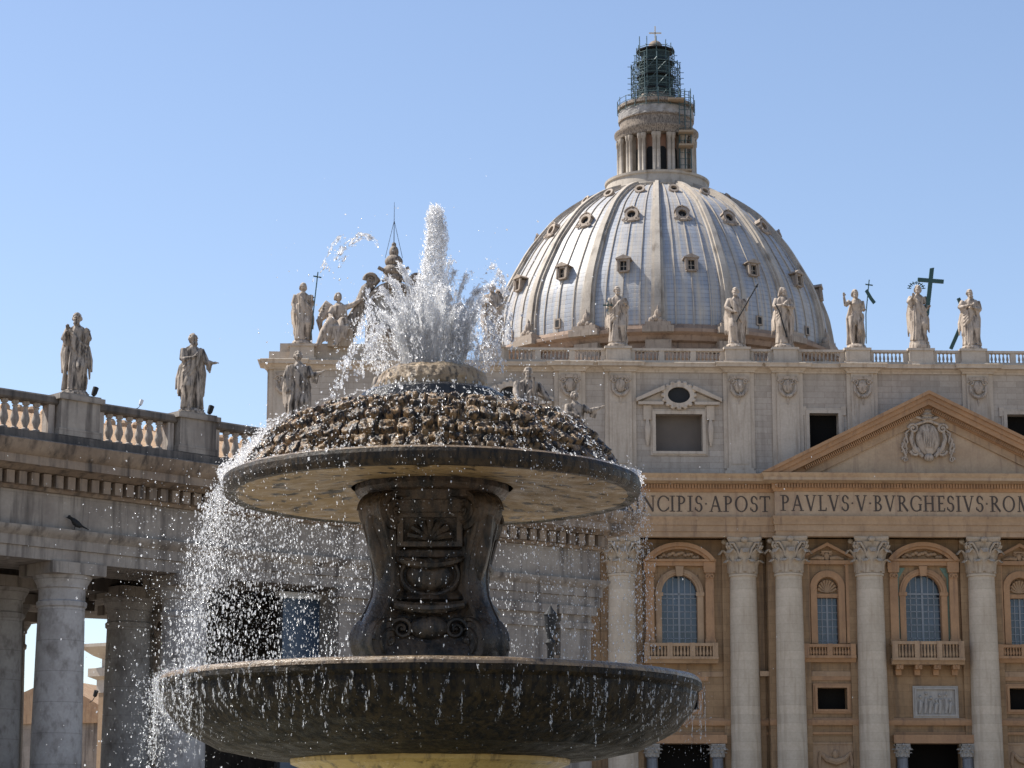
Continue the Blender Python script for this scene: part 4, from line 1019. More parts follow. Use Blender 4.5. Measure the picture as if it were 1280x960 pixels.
# screen hung in the dark opening
sq, d_, n_ = on_line(390, -1.5)
scr = thing('screen', 'tall dark blue panel with a pale top bar behind the left water curtain', 'screen', (sq.x, sq.y, 0), math.atan2(dB.y,dB.x))
hw = (bpt(426)-bpt(355))/2
b = MB(); b.box(-hw,hw,-.08,.08,3,11.75); b.build('panel', M['screen'], scr, 0)
b = MB(); b.box(-hw-.15,hw+.1,-.2,.12,11.76,11.98); b.build('top_bar', M['white_paint'], scr, 0)
b = MB()
for s in (-1,1): b.box(s*hw-.06,s*hw+.06,-.14,.1,0,11.75)
b.box(-hw,hw,-.12,-.085,8.6,8.68); b.build('frame', M['metal_dark'], scr, 0)

# building seen through the columns
bx = at(131, 806, 150)
far = thing('ochre_building', 'sunlit cream building corner with cornice seen between the colonnade columns', 'building', (bx[0], bx[1], 0), R(-30))
b = MB(); b.box(0,9,0,12,0,bx[2]-3); b.build('wall', M['frieze'], far, 0)
b = MB().sweep([(-.4,bx[2]-3),(.3,bx[2]-3),(.3,bx[2]-2.2),(.7,bx[2]-2.0),(.7,bx[2]-1.5),(.1,bx[2]-1.4),(.1,bx[2]-.9),(.5,bx[2]-.7),(1.1,bx[2]-.2),(1.1,bx[2]),(-.4,bx[2])], [(0,12),(0,0),(9,0)]); b.build('cornice', M['attic_trim'], far)
b = MB(); b.box(-.15,1.0,-.25,.1,0,bx[2]-3.01); b.box(2.6,3.4,-.2,.1,0,bx[2]-3.01); b.build('pilaster', M['ochre_light'], far, 0)
b2x = at(104, 885, 160)
low = thing('low_building', 'low grey stone building with sloping roof behind the colonnade columns', 'building', (b2x[0], b2x[1], 0), R(-15))
b = MB(); b.box(-9,3,0,10,0,b2x[2]-1); b.build('wall', M['trav'], low, 0)
b = MB(); b.prism([(-9.3,b2x[2]-1),(3.3,b2x[2]-1),(-2,b2x[2]+2)], -.3, 10.3); b.build('roof', M['tile'], low, 0)
for z in (b2x[2]-4.5,): 
    b = MB(); b.box(-9.1,3.1,-.15,.05,z,z+.4); b.build('string_course', M['trav'], low, 0)
# floodlights
def floodlight(p, label, rz, pale=False, s=1.0, group=None):
    t_ = thing('floodlight', label, 'floodlight', p, rz, group)
    b = MB(); b.tube([(0,0,0),(.25*s,0,.12*s),(.42*s,0,.35*s)], .025*s, 6); b.build('stem', M['metal_dark'], t_)
    b = MB(); b.tube([(.38*s,0,.34*s),(.43*s,0,.44*s),(.52*s,0,.72*s)], [.10*s,.13*s,.14*s], 12); b.build('lamp_head', M['white_paint'] if pale else M['metal_dark'], t_)
def rail_at(px, off=.3): q, d_, n_ = on_line(px, off); return (q.x,q.y,17.70)
floodlight(rail_at(108), 'small black floodlight on the balustrade beside the leftmost statue', angA, False, .75)
floodlight(rail_at(254), 'small black floodlight on the balustrade beside the statue reaching out a hand', angA, False, .75)
floodlight(rail_at(170), 'pale grey floodlight on the handrail midway between the two left statues', angA, True, .5)
fp = at(124, 878, 149); floodlight((fp[0]-.6, fp[1], fp[2]), 'dark floodlight fixed to the cream building behind the columns', R(-30), False, 1.0)
# pigeon on the ledge
q, d_, n_ = on_line(97, .22)
pg = MB()
rings = []
for (x, z, r_) in ((-.17,.33,.015),(-.14,.34,.055),(-.09,.34,.065),(-.05,.29,.07),(.0,.22,.11),(.1,.16,.125),(.2,.11,.10),(.3,.06,.07),(.42,.0,.05),(.5,-.04,.02)):
    rings.append([(x, r_*math.cos(a_)*.85, z+r_*math.sin(a_)*(1 if x < .25 else .5)) for a_ in np.linspace(0,2*math.pi,12,endpoint=False)])
pg.loft(rings); pg.tube([(-.16,0,.335),(-.22,0,.32)], [.018,.004], 6)
for s in (-1,1): pg.tube([(.08,s*.05,.08),(.06,s*.05,.0),(.06,s*.05,-.06)], .012, 5); pg.tube([(.06,s*.05,-.055),(-.02,s*.06,-.06)], .01, 4)
po = pg.build('pigeon', M['metal_dark'], None); po.location = (q.x, q.y, 13.25); po.rotation_euler = (0,0,R(10)); po.scale = (1.1,1.1,1.1)
tag(po, 'dark pigeon perched on the ledge of the left colonnade', 'pigeon')
# lamp post seen between pedestal and right of wing
lp = at(688, 765, 70)
lamp = thing('lamp_post', 'dark slender lamp post standing right of the fountain pedestal', 'lamp post', (lp[0], lp[1], 0))
b = MB().lathe([(.3,0),(.3,.4),(.16,.6),(.13,2),(.1,lp[2]-1.0),(.16,lp[2]-.9),(.1,lp[2]-.8)], 14); b.build('post', M['metal_dark'], lamp)
b = MB().lathe([(.08,lp[2]-.8),(.15,lp[2]-.5),(.19,lp[2]-.1),(.21,lp[2]-.08),(.08,lp[2]+.08),(.02,lp[2]+.18)], 12); b.build('lantern', M['metal_dark'], lamp, 20)
exec_marker = 0

# ================================================================== STATUES
def remeshed(mb, voxel, name, smooth_it=2):
    me = mb.mesh(name, 0); o = bpy.data.objects.new('tmp', me); C.objects.link(o)
    md = o.modifiers.new('r', 'REMESH'); md.mode = 'VOXEL'; md.voxel_size = voxel; md.use_smooth_shade = True
    if smooth_it:
        s_ = o.modifiers.new('s', 'SMOOTH'); s_.iterations = smooth_it; s_.factor = .35
    bpy.context.view_layer.update()
    dg = bpy.context.evaluated_depsgraph_get(); out = bpy.data.meshes.new_from_object(o.evaluated_get(dg)); out.name = name
    bpy.data.objects.remove(o); bpy.data.meshes.remove(me)
    out.polygons.foreach_set('use_smooth', [True]*len(out.polygons))
    return out
def hand(mb, w_, d_, s=1.0, spread=.5, up=Vector((0,0,1))):
    w_, d_ = Vector(w_), Vector(d_).normalized(); side = d_.cross(up)
    if side.length < .1: side = d_.cross(Vector((0,1,0)))
    side.normalize(); nrm = side.cross(d_)
    mb.tube([w_-d_*.012, w_+d_*.02, w_+d_*.045], [.014*s,.021*s,.018*s], 8, .6)
    for k, ln in enumerate((.034,.042,.040,.03)):
        q = (k-1.5)/1.5; b0 = w_+d_*.038+side*q*.016; dd = (d_+side*q*.25*spread).normalized()
        mb.tube([b0, b0+dd*ln*.55, b0+dd*ln+nrm*-.008], [.0075*s,.0068*s,.005*s], 6)
    b0 = w_+d_*.012-side*.016; mb.tube([b0, b0+(d_-side).normalized()*.022, b0+(d_*1.5-side).normalized()*.038], [.009*s,.008*s,.006*s], 6)
def head(mb, c, yaw=0, tilt=0, beard=True, hair='short', k=1.1):
    h = MB()
    h.ell((0,.004,0), (.042,.05,.058), 18, 14); h.ell((0,-.012,-.026), (.033,.036,.034), 14, 10)
    h.tube([(0,-.044,.014),(0,-.058,-.008),(0,-.05,-.014)], [.006,.009,.008], 6)
    h.tube([(-.026,-.041,.016),(0,-.05,.019),(.026,-.041,.016)], [.007,.009,.007], 6)
    for s in (-1,1): h.ell((s*.043,.004,-.004), (.008,.012,.017), 8, 6); h.ell((s*.022,-.042,-.012), (.013,.01,.011), 8, 6)
    h.ell((0,-.047,-.03), (.014,.008,.006), 8, 6)
    if beard:
        for q in (-.02,-.007,.007,.02): h.tube([(q,-.038,-.036),(q*1.1,-.047,-.058),(q*.6,-.045,-.08)], [.014,.016,.007], 7)
    rnd = random.Random(int(c[0]*1e4)+len(hair))
    if hair != 'veil':
        for i in range(46):
            a_ = rnd.uniform(0, 2*math.pi); e_ = rnd.uniform(.1, 1.5)
            x, y, z = math.cos(a_)*math.cos(e_)*.044, math.sin(a_)*math.cos(e_)*.052+.008, math.sin(e_)*.058+.006
            if y < -.028 and z < .036: continue
            h.ell((x,y,z), (.014,.014,.013), 7, 5)
        for s in (-1,1): h.tube([(s*.042,.01,.02),(s*.048,.02,-.02),(s*.04,.03,-.05)] if hair=='long' else [(s*.042,.012,.02),(s*.045,.02,-.005),(s*.04,.03,-.02)], [.016,.018,.01], 7)
        h.ell((0,.03,-.015), (.036,.03,.04), 10, 8)
    else:
        h.tube([(0,.012,.05),(0,.03,0),(0,.04,-.08)], [.046,.052,.06], 14)
        for s in (-1,1): h.tube([(s*.03,0,.045),(s*.048,.0,0),(s*.055,.01,-.08)], [.018,.019,.02], 8)
    h.xf(Matrix.Translation(c) @ Matrix.Rotation(yaw, 4, 'Z') @ Matrix.Rotation(tilt, 4, 'X') @ Matrix.Scale(k, 4))
    mb.merge(h)
def robe(mb, rnd, prof, lean, amp=1.0, nf=(6,9,14), tw=2.2):
    ph = [rnd.uniform(0,6.28) for _ in nf]; n = 72; rings = []
    zs_ = np.linspace(prof[0][0], prof[-1][0], 40); P = np.array(prof)
    for z in zs_:
        rx, ry = np.interp(z, P[:,0], P[:,1]), np.interp(z, P[:,0], P[:,2]); cx = lean*math.sin(z*3.4)
        A = amp*(.24*(1-z)**1.0+.05)
        row = []
        for j in range(n):
            th = 2*math.pi*j/n; f = 0
            for kf, p0 in zip(nf, ph): f += (1-abs(math.sin(kf*th/2+p0+tw*z*(1 if kf < 8 else -1))))**1.4*(.6 if kf < 12 else .35)
            row.append((cx+rx*math.cos(th)*(1+A*(f-.8)*2.0), ry*math.sin(th)*(1+A*(f-.8)*2.0), z))
        rings.append(row)
    mb.loft(rings)
def figure(seed, arms, lean=.03, yaw=0, tilt=.05, beard=True, hair='short', style='robe', cloak=1, voxel=.0095, bulk=1.0, knee=1):
    rnd = random.Random(seed); mb = MB()
    hx = lean*math.sin(.9*3.4)
    if style in ('robe', 'toga'):
        robe(mb, rnd, [(0,.125*bulk,.10),(.05,.135*bulk,.105),(.25,.118*bulk,.10),(.42,.125*bulk,.105),(.52,.122*bulk,.10),(.62,.108*bulk,.088),(.70,.118*bulk,.09),(.77,.12*bulk,.082),(.81,.095,.07),(.835,.05,.05),(.86,.034,.036)], lean)
        # advanced knee under the cloth and long folds to the hem
        mb.tube([(knee*.05,-.03,.5),(knee*.07,-.10,.29),(knee*.065,-.055,.03)], [.07,.062,.045], 12)
        for i in range(11):
            a_ = rnd.uniform(math.pi*1.02, math.pi*1.98); r_ = rnd.uniform(.95,1.08)
            x0, x1 = math.cos(a_)*.10*r_, math.cos(a_+rnd.uniform(-.3,.3))*.135*r_
            y0, y1 = math.sin(a_)*.09*r_, math.sin(a_)*.108*r_
            mb.tube([(x0+lean,y0,.58+rnd.uniform(-.1,.05)),((x0+x1)/2,(y0+y1)/2-.012,.3),(x1,y1,.01)], [.010,.02,.026], 7)
        for s in (-1,1): mb.tube([(s*.05,-.07,.018),(s*.06,-.125,.012)], [.028,.02], 8, .8)
    else:   # bare legs, loin cloth
        for s in (-1,1):
            kx = s*.055
            mb.tube([(kx*.9,0,.52),(kx*1.1,-.015-.03*(s==knee),.40),(kx*1.15,-.02-.04*(s==knee),.28),(kx*1.1,.005,.18),(kx*1.1,.0,.05),(kx*1.1,-.01,.012)], [.072,.062,.045,.047,.028,.026], 14)
            mb.tube([(kx*1.1,.01,.015),(kx*1.25,-.055,.012),(kx*1.3,-.085,.01)], [.028,.024,.014], 8, .7)
        robe(mb, rnd, [(.36,.105,.085),(.45,.12,.095),(.52,.115,.09),(.58,.10,.08)], lean, 1.3)
        mb.tube([(lean,0,.52),(lean,-.005,.62),(lean*.8,-.01,.72),(lean*.5,0,.80),(lean*.2,0,.85)], [.092,.085,.098,.09,.034], 18, .78)
        for s in (-1,1): mb.ell((s*.045+lean*.7,-.055,.735), (.045,.03,.035), 10, 8)
        # cloak hanging down the back
        for i in range(7):
            q = (i-3)/3; mb.tube([(.05*q,.06,.78),(.12*q,.085,.5),(.13*q+.02,.09,.2),(.13*q,.09,.03)], [.03,.035,.035,.03], 8)
    # cloak: diagonal swags + hanging side folds
    c = cloak
    if style != 'bare':
        for i in range(4):
            o_ = i*.042
            mb.tube([(-c*.10,-.03,.80-o_*.3),(-c*.03,-.095,.71-o_),(c*.06,-.112,.60-o_*1.3),(c*.125,-.06,.53-o_*1.5)], [.024,.022,.023,.027], 8)
        for i in range(6):
            x = c*(.10+.012*i+rnd.uniform(-.01,.01)); y = -.07+.03*i
            mb.tube([(x*.6,y*.6,.66),(x*.9,y*.8,.58),(x*1.12,y,.42),(x*1.2,y*1.1,.22+rnd.uniform(-.06,.08))], [.008,.024,.025,.012], 8)
        for i in range(5):
            x = -c*(.095+.012*i); y = -.03+.028*i
            mb.tube([(x*.7,y*.7,.76),(x*.98,y,.68),(x*1.2,y,.5),(x*1.15,y,.2+rnd.uniform(-.1,.1))], [.008,.024,.027,.014], 8)
    head(mb, (hx*.6, -.012, .925), yaw, tilt, beard, hair)
    mb.tube([(hx*.4,0,.82),(hx*.6,-.004,.89)], [.04,.034], 12)
    for s, a_ in ((-1, arms[0]), (1, arms[1])):
        sh = Vector((s*.105*bulk+lean*.3, 0, .79)); el, wr = Vector(a_[0]), Vector(a_[1]); hd = Vector(a_[2]) if len(a_) > 2 else (wr-el)
        bare = style == 'bare'
        mb.tube([sh, sh.lerp(el,.5), el], [.045,.045 if not bare else .036,.042 if not bare else .028], 12)
        mb.tube([el, el.lerp(wr,.45), wr], [.042 if not bare else .029,.036 if not bare else .027,.019], 12)
        if not bare:
            for i in range(3): mb.tube([el.lerp(wr,.2+.2*i)+Vector((0,.0,.0)), el.lerp(wr,.15+.2*i)+Vector((0,.02,-.09-.02*i))], [.028,.012], 7)
        hand(mb, wr, hd)
    return remeshed(mb, voxel, 'figure', 1)
def plinth_mesh(seed, rx=.17, ry=.15, h=.06):
    rnd = random.Random(seed); rings = []
    for z, k in ((-h,1.06),(-h*.5,1.05),(-h*.4,.98),(0,.95),(.012,.8)):
        rings.append([(math.cos(t)*rx*k*(1+.05*rnd.uniform(-1,1)), math.sin(t)*ry*k*(1+.05*rnd.uniform(-1,1)), z) for t in np.linspace(0,2*math.pi,20,endpoint=False)])
    return MB().loft(rings).mesh('plinth')
def statue(label, loc, rz, height, mesh, mat, group, seed=1, ph=.06):
    mat = {'statue_stone': M['saint'], 'weathered_statue_stone': M['saint_grey']}.get(mat.name, mat)
    t_ = thing('statue', label, 'statue', loc, rz, group)
    f = link('figure', mesh, mat, t_, (0,0,ph*height)); f.scale = (height,)*3
    p_ = link('plinth', plinth_mesh(seed, .17, .15, ph), mat, t_, (0,0,ph*height)); p_.scale = (height,)*3
    return t_
def rod(t_, pts, r, mat, name='staff', n=8):
    b = MB(); b.tube(pts, r, n); return b.build(name, mat, t_)
gC = 'stone saints along the colonnade balustrade'; gF = 'giant statues on the roof of the church front'
def cst(px, Z=17.81): q, d_, n_ = on_line(px, .26); return (q.x, q.y, Z)
# colonnade statues
m1 = figure(11, [((-.15,-.03,.65),(-.10,-.12,.755),(0,-.2,1)), ((.155,0,.66),(.12,-.09,.72),(.1,-.3,1))], .025, R(-5), .1, True, 'short', 'robe', 1, .0072, 1.0, 1)
s1 = statue('weathered bearded saint with palm and raised right hand, leftmost on the colonnade', cst(93), R(5), 2.80, m1, M['statue_grey'], gC, 1)
b = MB()
for k in range(5): b.tube([(.34,-.32,1.85),(.38+.02*(k-2),-.28,2.15),(.42+.04*(k-2),-.24,2.36-.03*abs(k-2))], [.02,.035,.01], 6)
b.build('palm', M['statue_grey'], s1)
b = MB().lathe([(.02,2.2),(.05,2.21),(.03,2.28),(.06,2.34),(.07,2.4)], 12, (-.27,-.42)); b.build('cup', M['statue_grey'], s1)
m2 = figure(12, [((-.14,-.04,.64),(-.03,-.13,.66),(.8,-.3,.4)), ((.17,-.05,.62),(.235,-.15,.60),(1,-.3,.1))], -.03, R(30), .12, True, 'short', 'robe', -1, .0072, 1.05, -1)
statue('weathered saint turning right with one arm stretched out, second from left on the colonnade', cst(240), R(18), 2.82, m2, M['statue_grey'], gC, 2)
m3 = figure(13, [((-.16,.0,.64),(-.14,-.06,.50),(0,-.3,-1)), ((.17,-.05,.66),(.30,-.10,.71),(1,-.1,.5))], .03, R(10), .05, False, 'short', 'robe', 1, .0095, 1.1, 1)
s3 = statue('grey saint with one arm raised sideways, just left of the fountain spray', cst(372, 17.81), R(12), 2.85, m3, M['statue_grey'], gC, 3)
m4 = figure(14, [((-.15,-.03,.64),(-.05,-.12,.66)), ((.15,-.03,.64),(.05,-.12,.68))], .03, R(-10), .05, True, 'veil', 'robe', 1, .011)
statue('grey saint half hidden by the left part of the rising spray', cst(480, 17.81), R(15), 2.85, m4, M['statue_grey'], gC, 4)
m5 = figure(15, [((-.19,-.06,.66),(-.2,-.16,.52),(0,-.4,-1)), ((.2,-.06,.66),(.24,-.15,.56),(.4,-.6,-.2))], -.04, R(-15), .15, True, 'short', 'robe', -1, .0095, 1.3, 1)
s5 = statue('broad grey saint behind the top right slope of the upper basin', cst(660, 17.81), R(20), 3.1, m5, M['statue_grey'], gC, 5, .19)
rod(s5, [(.12,-.1,1.6),(.1,-.35,2.2),(.06,-.5,3.2)], .05, M['statue_grey'])
b = MB(); b.tube([(.35,-.2,1.55),(.6,-.25,1.75),(.85,-.2,1.95),(.95,-.2,2.15)], [.16,.2,.14,.05], 8); b.ell((.78,-.25,2.0),(.16,.14,.14),8,6); b.build('drapery', M['statue_grey'], s5)
m6 = figure(16, [((-.14,-.06,.66),(-.02,-.14,.62)), ((.19,-.08,.70),(.36,-.12,.76),(1,-.05,.5))], .03, R(25), .0, False, 'short', 'robe', 1, .0095, 1.05, 1)
statue('pale saint pointing right with an outstretched arm, lowest statue above the basin', cst(718, 17.81), R(15), 2.8, m6, M['statue_grey'], gC, 6)
# facade statues (facade-local placement)
def fpt(u, y, z):
    c, s_ = math.cos(R(2)), math.sin(R(2)); return (BX+u*c-y*s_, BY+u*s_+y*c, z)
FZ = 54.81
def fst(u, label, mesh, rz=0, h=6.1, z=FZ, seed=1, ph=.06): return statue(label, fpt(u, -.65, z), R(2+rz), h, mesh, M['statue'], gF, seed, ph)
f1 = figure(21, [((-.16,.02,.64),(-.14,-.06,.52),(0,-.3,-1)), ((.15,-.02,.64),(.135,-.12,.70),(0,-.2,1))], -.03, R(10), .05, False, 'long', 'robe', 1, .009, 1.05, 1)
t_ = fst(-63.9, 'pale statue with a thin cross staff at the far left end of the church roof', f1, 8, 6.2, FZ, 21)
rod(t_, [(.75,-.9,.4),(1.1,-.85,4.5),(1.4,-.8,7.6)], .06, M['bronze_green']); b = MB(); b.obox((1.35,-.8,7.1),(.42,0,-.06),(0,.05,0),(0,0,.06)); b.build('cross_bar', M['bronze_green'], t_, 0)
f2 = figure(22, [((-.16,-.02,.64),(-.08,-.12,.66)), ((.16,-.02,.64),(.10,-.11,.58))], .03, R(-8), .05, True, 'short', 'robe', 1, .009, 1.15, 1)
fst(-44.4, 'broad pale statue directly behind the right edge of the rising spray', f2, 0, 6.3, FZ, 22)
f3 = figure(23, [((-.16,-.02,.63),(-.12,-.12,.60),(-.4,-.6,.3)), ((.165,-.02,.63),(.14,-.11,.66),(-.3,-.4,.2))], .015, R(12), .08, True, 'short', 'robe', -1, .009, 1.1, 1)
t_ = fst(-31.4, 'robed statue holding a small dark cross left of the dome centre', f3, 0, 6.1, FZ, 23)
b = MB(); b.obox((-1.05,-.95,4.0),(.06,0,0),(0,.06,0),(0,0,.75)); b.obox((-1.05,-.95,4.25),(.5,0,0),(0,.06,0),(0,0,.07)); b.build('cross', M['bronze_green'], t_, 0)
f4 = figure(24, [((-.17,-.05,.63),(-.06,-.14,.55),(.9,-.2,-.1)), ((.17,-.04,.66),(.2,-.10,.74),(.3,-.2,1))], .04, R(-12), .05, True, 'short', 'toga', 1, .009, 1.1, -1)
t_ = fst(-19.1, 'robed statue gripping a dark lance that points up to the right, before the dome', f4, 0, 6.1, FZ, 24)
rod(t_, [(-.1,-1.05,2.6),(1.25,-.85,4.95),(2.15,-.7,6.5)], .07, M['metal_dark'], 'lance')
b = MB(); b.tube([(2.1,-.7,6.4),(2.3,-.68,6.75)], [.16,.05], 8); b.build('lance_tip', M['metal_dark'], t_)
f5 = figure(25, [((-.16,-.04,.64),(-.03,-.14,.66),(1,-.1,0)), ((.15,-.04,.64),(.06,-.13,.64),(-1,-.1,0))], -.02, R(25), .15, True, 'veil', 'robe', -1, .009, 1.0, -1)
t_ = fst(-14.1, 'robed bearded statue with a dark spear slanting down, at the right edge of the dome', f5, 0, 6.2, FZ, 25)
rod(t_, [(-.95,-.7,4.6),(-.6,-.95,3.8),(.15,-.95,1.0)], .07, M['metal_dark'], 'spear')
f6 = figure(26, [((-.17,-.02,.70),(-.20,-.05,.86),(-.05,-.1,1)), ((.15,.0,.66),(.13,-.08,.60),(0,-.4,.2))], .03, R(10), .05, True, 'long', 'bare', 1, .009, 1.0, 1)
t_ = fst(-6.6, 'bare legged statue with raised right arm and a thin banner cross staff', f6, 0, 6.0, FZ, 26)
rod(t_, [(.95,-.5,.5),(1.0,-.55,3.6),(1.45,-.55,7.3)], .055, M['bronze_green'])
b = MB(); b.obox((1.42,-.55,6.75),(.38,0,-.05),(0,.05,0),(0,0,.06)); b.build('cross_bar', M['bronze_green'], t_, 0)
b = MB(); pts = [(1.1,-.55,6.2),(1.35,-.6,5.7),(1.6,-.5,5.3),(1.95,-.55,4.8)]
b.loft([[(x-.14,y,z-.12),(x+.14,y,z+.12),(x+.14,y+.05,z+.12),(x-.14,y+.05,z-.12)] for x,y,z in pts]); b.build('banner', M['bronze_green'], t_)
f7 = figure(27, [((-.17,-.03,.68),(-.11,-.13,.76),(0,-.3,1)), ((.16,-.02,.64),(.15,-.09,.58),(.2,-.4,.3))], -.025, R(-8), .0, True, 'long', 'robe', 1, .009, 1.05, 1)
t_ = fst(0.0, 'central robed statue carrying a tall dark cross, with a star halo', f7, 0, 6.1, FZ, 27, .13)
b = MB(); b.obox((1.15,-.35,6.1),(.22,0,.04),(0,.12,0),(.36,0,2.55)); b.obox((1.33,-.35,7.3),(1.35,0,-.1),(0,.13,0),(.02,0,.2)); b.build('cross', M['bronze_green'], t_, 0)
b = MB()
for k in range(9):
    a_ = math.pi*(k)/8; b.tube([(.55*math.cos(a_)-.1,.1,6.55+.45*math.sin(a_)),(.95*math.cos(a_)-.1,.1,6.6+.75*math.sin(a_))], .05, 5)
b.tube([(.75*math.cos(t)-.1,.1,6.58+.6*math.sin(t)) for t in np.linspace(0,math.pi,12)], .05, 5); b.build('halo', M['bronze_green'], t_)
f8 = figure(28, [((-.19,-.03,.66),(-.05,-.15,.69),(1,-.1,.2)), ((.16,-.02,.64),(.04,-.14,.64),(-1,-.1,.3))], .015, R(15), .12, True, 'short', 'robe', -1, .009, 1.2, 1)
t_ = fst(5.45, 'robed bearded statue hugging a dark diagonal cross, rightmost on the roof', f8, 0, 6.1, FZ, 28)
b = MB(); b.obox((-.8,.62,2.95),(.17,0,-.08),(0,.12,0),(1.25,0,2.7)); b.obox((-.35,.9,4.15),(.16,0,.07),(0,.12,0),(-.65,0,1.6)); b.build('diagonal_cross', M['bronze_green'], t_, 0)
f9 = figure(29, [((-.16,-.02,.64),(-.08,-.12,.62)), ((.16,-.02,.64),(.12,-.12,.70))], .03, R(-8), .05, True, 'short', 'robe', 1, .009, 1.1, 1)
fst(13.9, 'robed statue next along the church roof beyond the diagonal cross', f9, 0, 6.1, FZ, 29)
# seated angels beside the clock
def seated(seed, side, voxel=.012):
    rnd = random.Random(seed); mb = MB()
    mb.tube([(0,.05,.30),(0,.03,.45),(-side*.02,0,.58),(-side*.03,0,.66),(-side*.03,-.01,.72)], [.13,.12,.12,.11,.04], 16, .8)
    for s in (-1,1):
        mb.tube([(s*.06,.0,.32),(s*.10-side*.05,-.2,.36),(s*.13-side*.13,-.24,.16),(s*.14-side*.20,-.26,-.04)], [.10,.085,.07,.04], 12)
        mb.tube([(s*.14-side*.20,-.26,-.03),(s*.14-side*.25,-.33,-.06)], [.04,.025], 8)
    for i in range(10):
        x = -.16+.035*i; mb.tube([(x,-.08,.40),(x*1.1-side*.06,-.26,.26),(x*1.2-side*.1,-.27,.02+rnd.uniform(-.03,.08))], [.03,.033,.015], 7)
    head(mb, (-side*.04,-.02,.80), R(side*30), .1, False, 'long', 1.15)
    for k in range(7):   # wing
        mb.tube([(-side*.10,.08,.62),(-side*(.24+.02*k),.12,.74-.05*k),(-side*(.36-.01*k),.14,.60-.07*k)], [.05,.05,.02], 7)
    mb.tube([(-side*.12,0,.64),(-side*.18,-.06,.50),(-side*.12,-.18,.42)], [.05,.045,.03], 10); hand(mb, (-side*.12,-.18,.42), (0,-1,-.2))
    mb.tube([(side*.08,0,.64),(side*.2,-.02,.68),(side*.32,-.04,.76)], [.05,.045,.03], 10); hand(mb, (side*.32,-.04,.76), (side,0,.4))
    return remeshed(mb, voxel, 'figure', 1)
for side, u, lb in ((1, -60.0, 'seated winged angel left of the clock on the church roof'), (-1, -49.2, 'seated winged angel right of the clock behind the spray')):
    t_ = thing('statue', lb, 'statue', fpt(u, -1.2, 54.6), R(2), 'seated angels beside the roof clock')
    f = link('figure', seated(40+side, side), M['saint'], t_); f.scale = (6.4,)*3
    b = MB(); b.box(-1.3,1.3,-.2,1.4,0,1.9); b.build('seat_block', M['attic_trim'], t_, 0)

# ================================================================== FOUNTAIN
FX, FY = -1.01, 30.0
def wetstone(name, c1, c2, dark, sc_, lo, hi, r0, r1, streak, bump=.6, spec=.35, dist=.03):
    m = stone(name, c1, c2, dark, sc_, .4, bump, 14, lo, hi, None, 0, spec, (5, r0, r1), streak, dist)
    return m
M['f_scale'] = wetstone('wet_scale_stone', (.33,.205,.095), (.12,.074,.035), (.018,.014,.011), 4.0, .42, .56, .06, .4, (1.5,1.5,.8), 1.0, dist=.03)
M['f_cap'] = wetstone('mossy_cap_stone', (.42,.31,.19), (.28,.2,.12), (.08,.06,.04), 4.0, .5, .66, .2, .6, (2,2,1), 1.0)
M['f_black'] = wetstone('black_wet_stone', (.045,.042,.04), (.02,.02,.02), (.012,.012,.012), 4.0, .5, .66, .06, .3, (2,2,.3), .8)
M['f_under'] = wetstone('ochre_underside_stone', (.36,.25,.125), (.20,.135,.06), (.018,.015,.01), 1.25, .54, .63, .3, .7, (1.5,1.1,1.5), .6)
M['f_band'] = wetstone('dark_rim_stone', (.06,.04,.021), (.03,.021,.012), (.01,.008,.006), 4.0, .44, .60, .35, .6, (2,2,.6), .8, .2)
M['f_algae'] = wetstone('black_algae_stone', (.10,.08,.045), (.03,.026,.018), (.012,.011,.009), 6.0, .44, .56, .3, .7, (2,2,2), 1.0)
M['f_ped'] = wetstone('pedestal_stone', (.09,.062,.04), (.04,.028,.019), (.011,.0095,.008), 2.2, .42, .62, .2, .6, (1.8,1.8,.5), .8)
M['f_bowl'] = wetstone('mossy_bowl_stone', (.036,.025,.0105), (.014,.0105,.0055), (.004,.0035,.003), 3.0, .44, .60, .45, .75, (2.4,2.4,.35), 1.0, .18)
M['f_rim'] = wetstone('wet_rim_stone', (.24,.17,.10), (.13,.09,.055), (.03,.022,.016), 3.0, .52, .7, .08, .4, (2,2,1), .8)
M['f_base'] = wetstone('yellow_base_stone', (.50,.37,.14), (.40,.28,.10), (.12,.09,.04), 2.0, .54, .7, .2, .5, (2,2,.5), .6)
fnt = thing('fountain', 'tall two-tiered stone fountain with a scaly upper basin and dark mossy lower bowl', 'fountain', (FX, FY, 0))
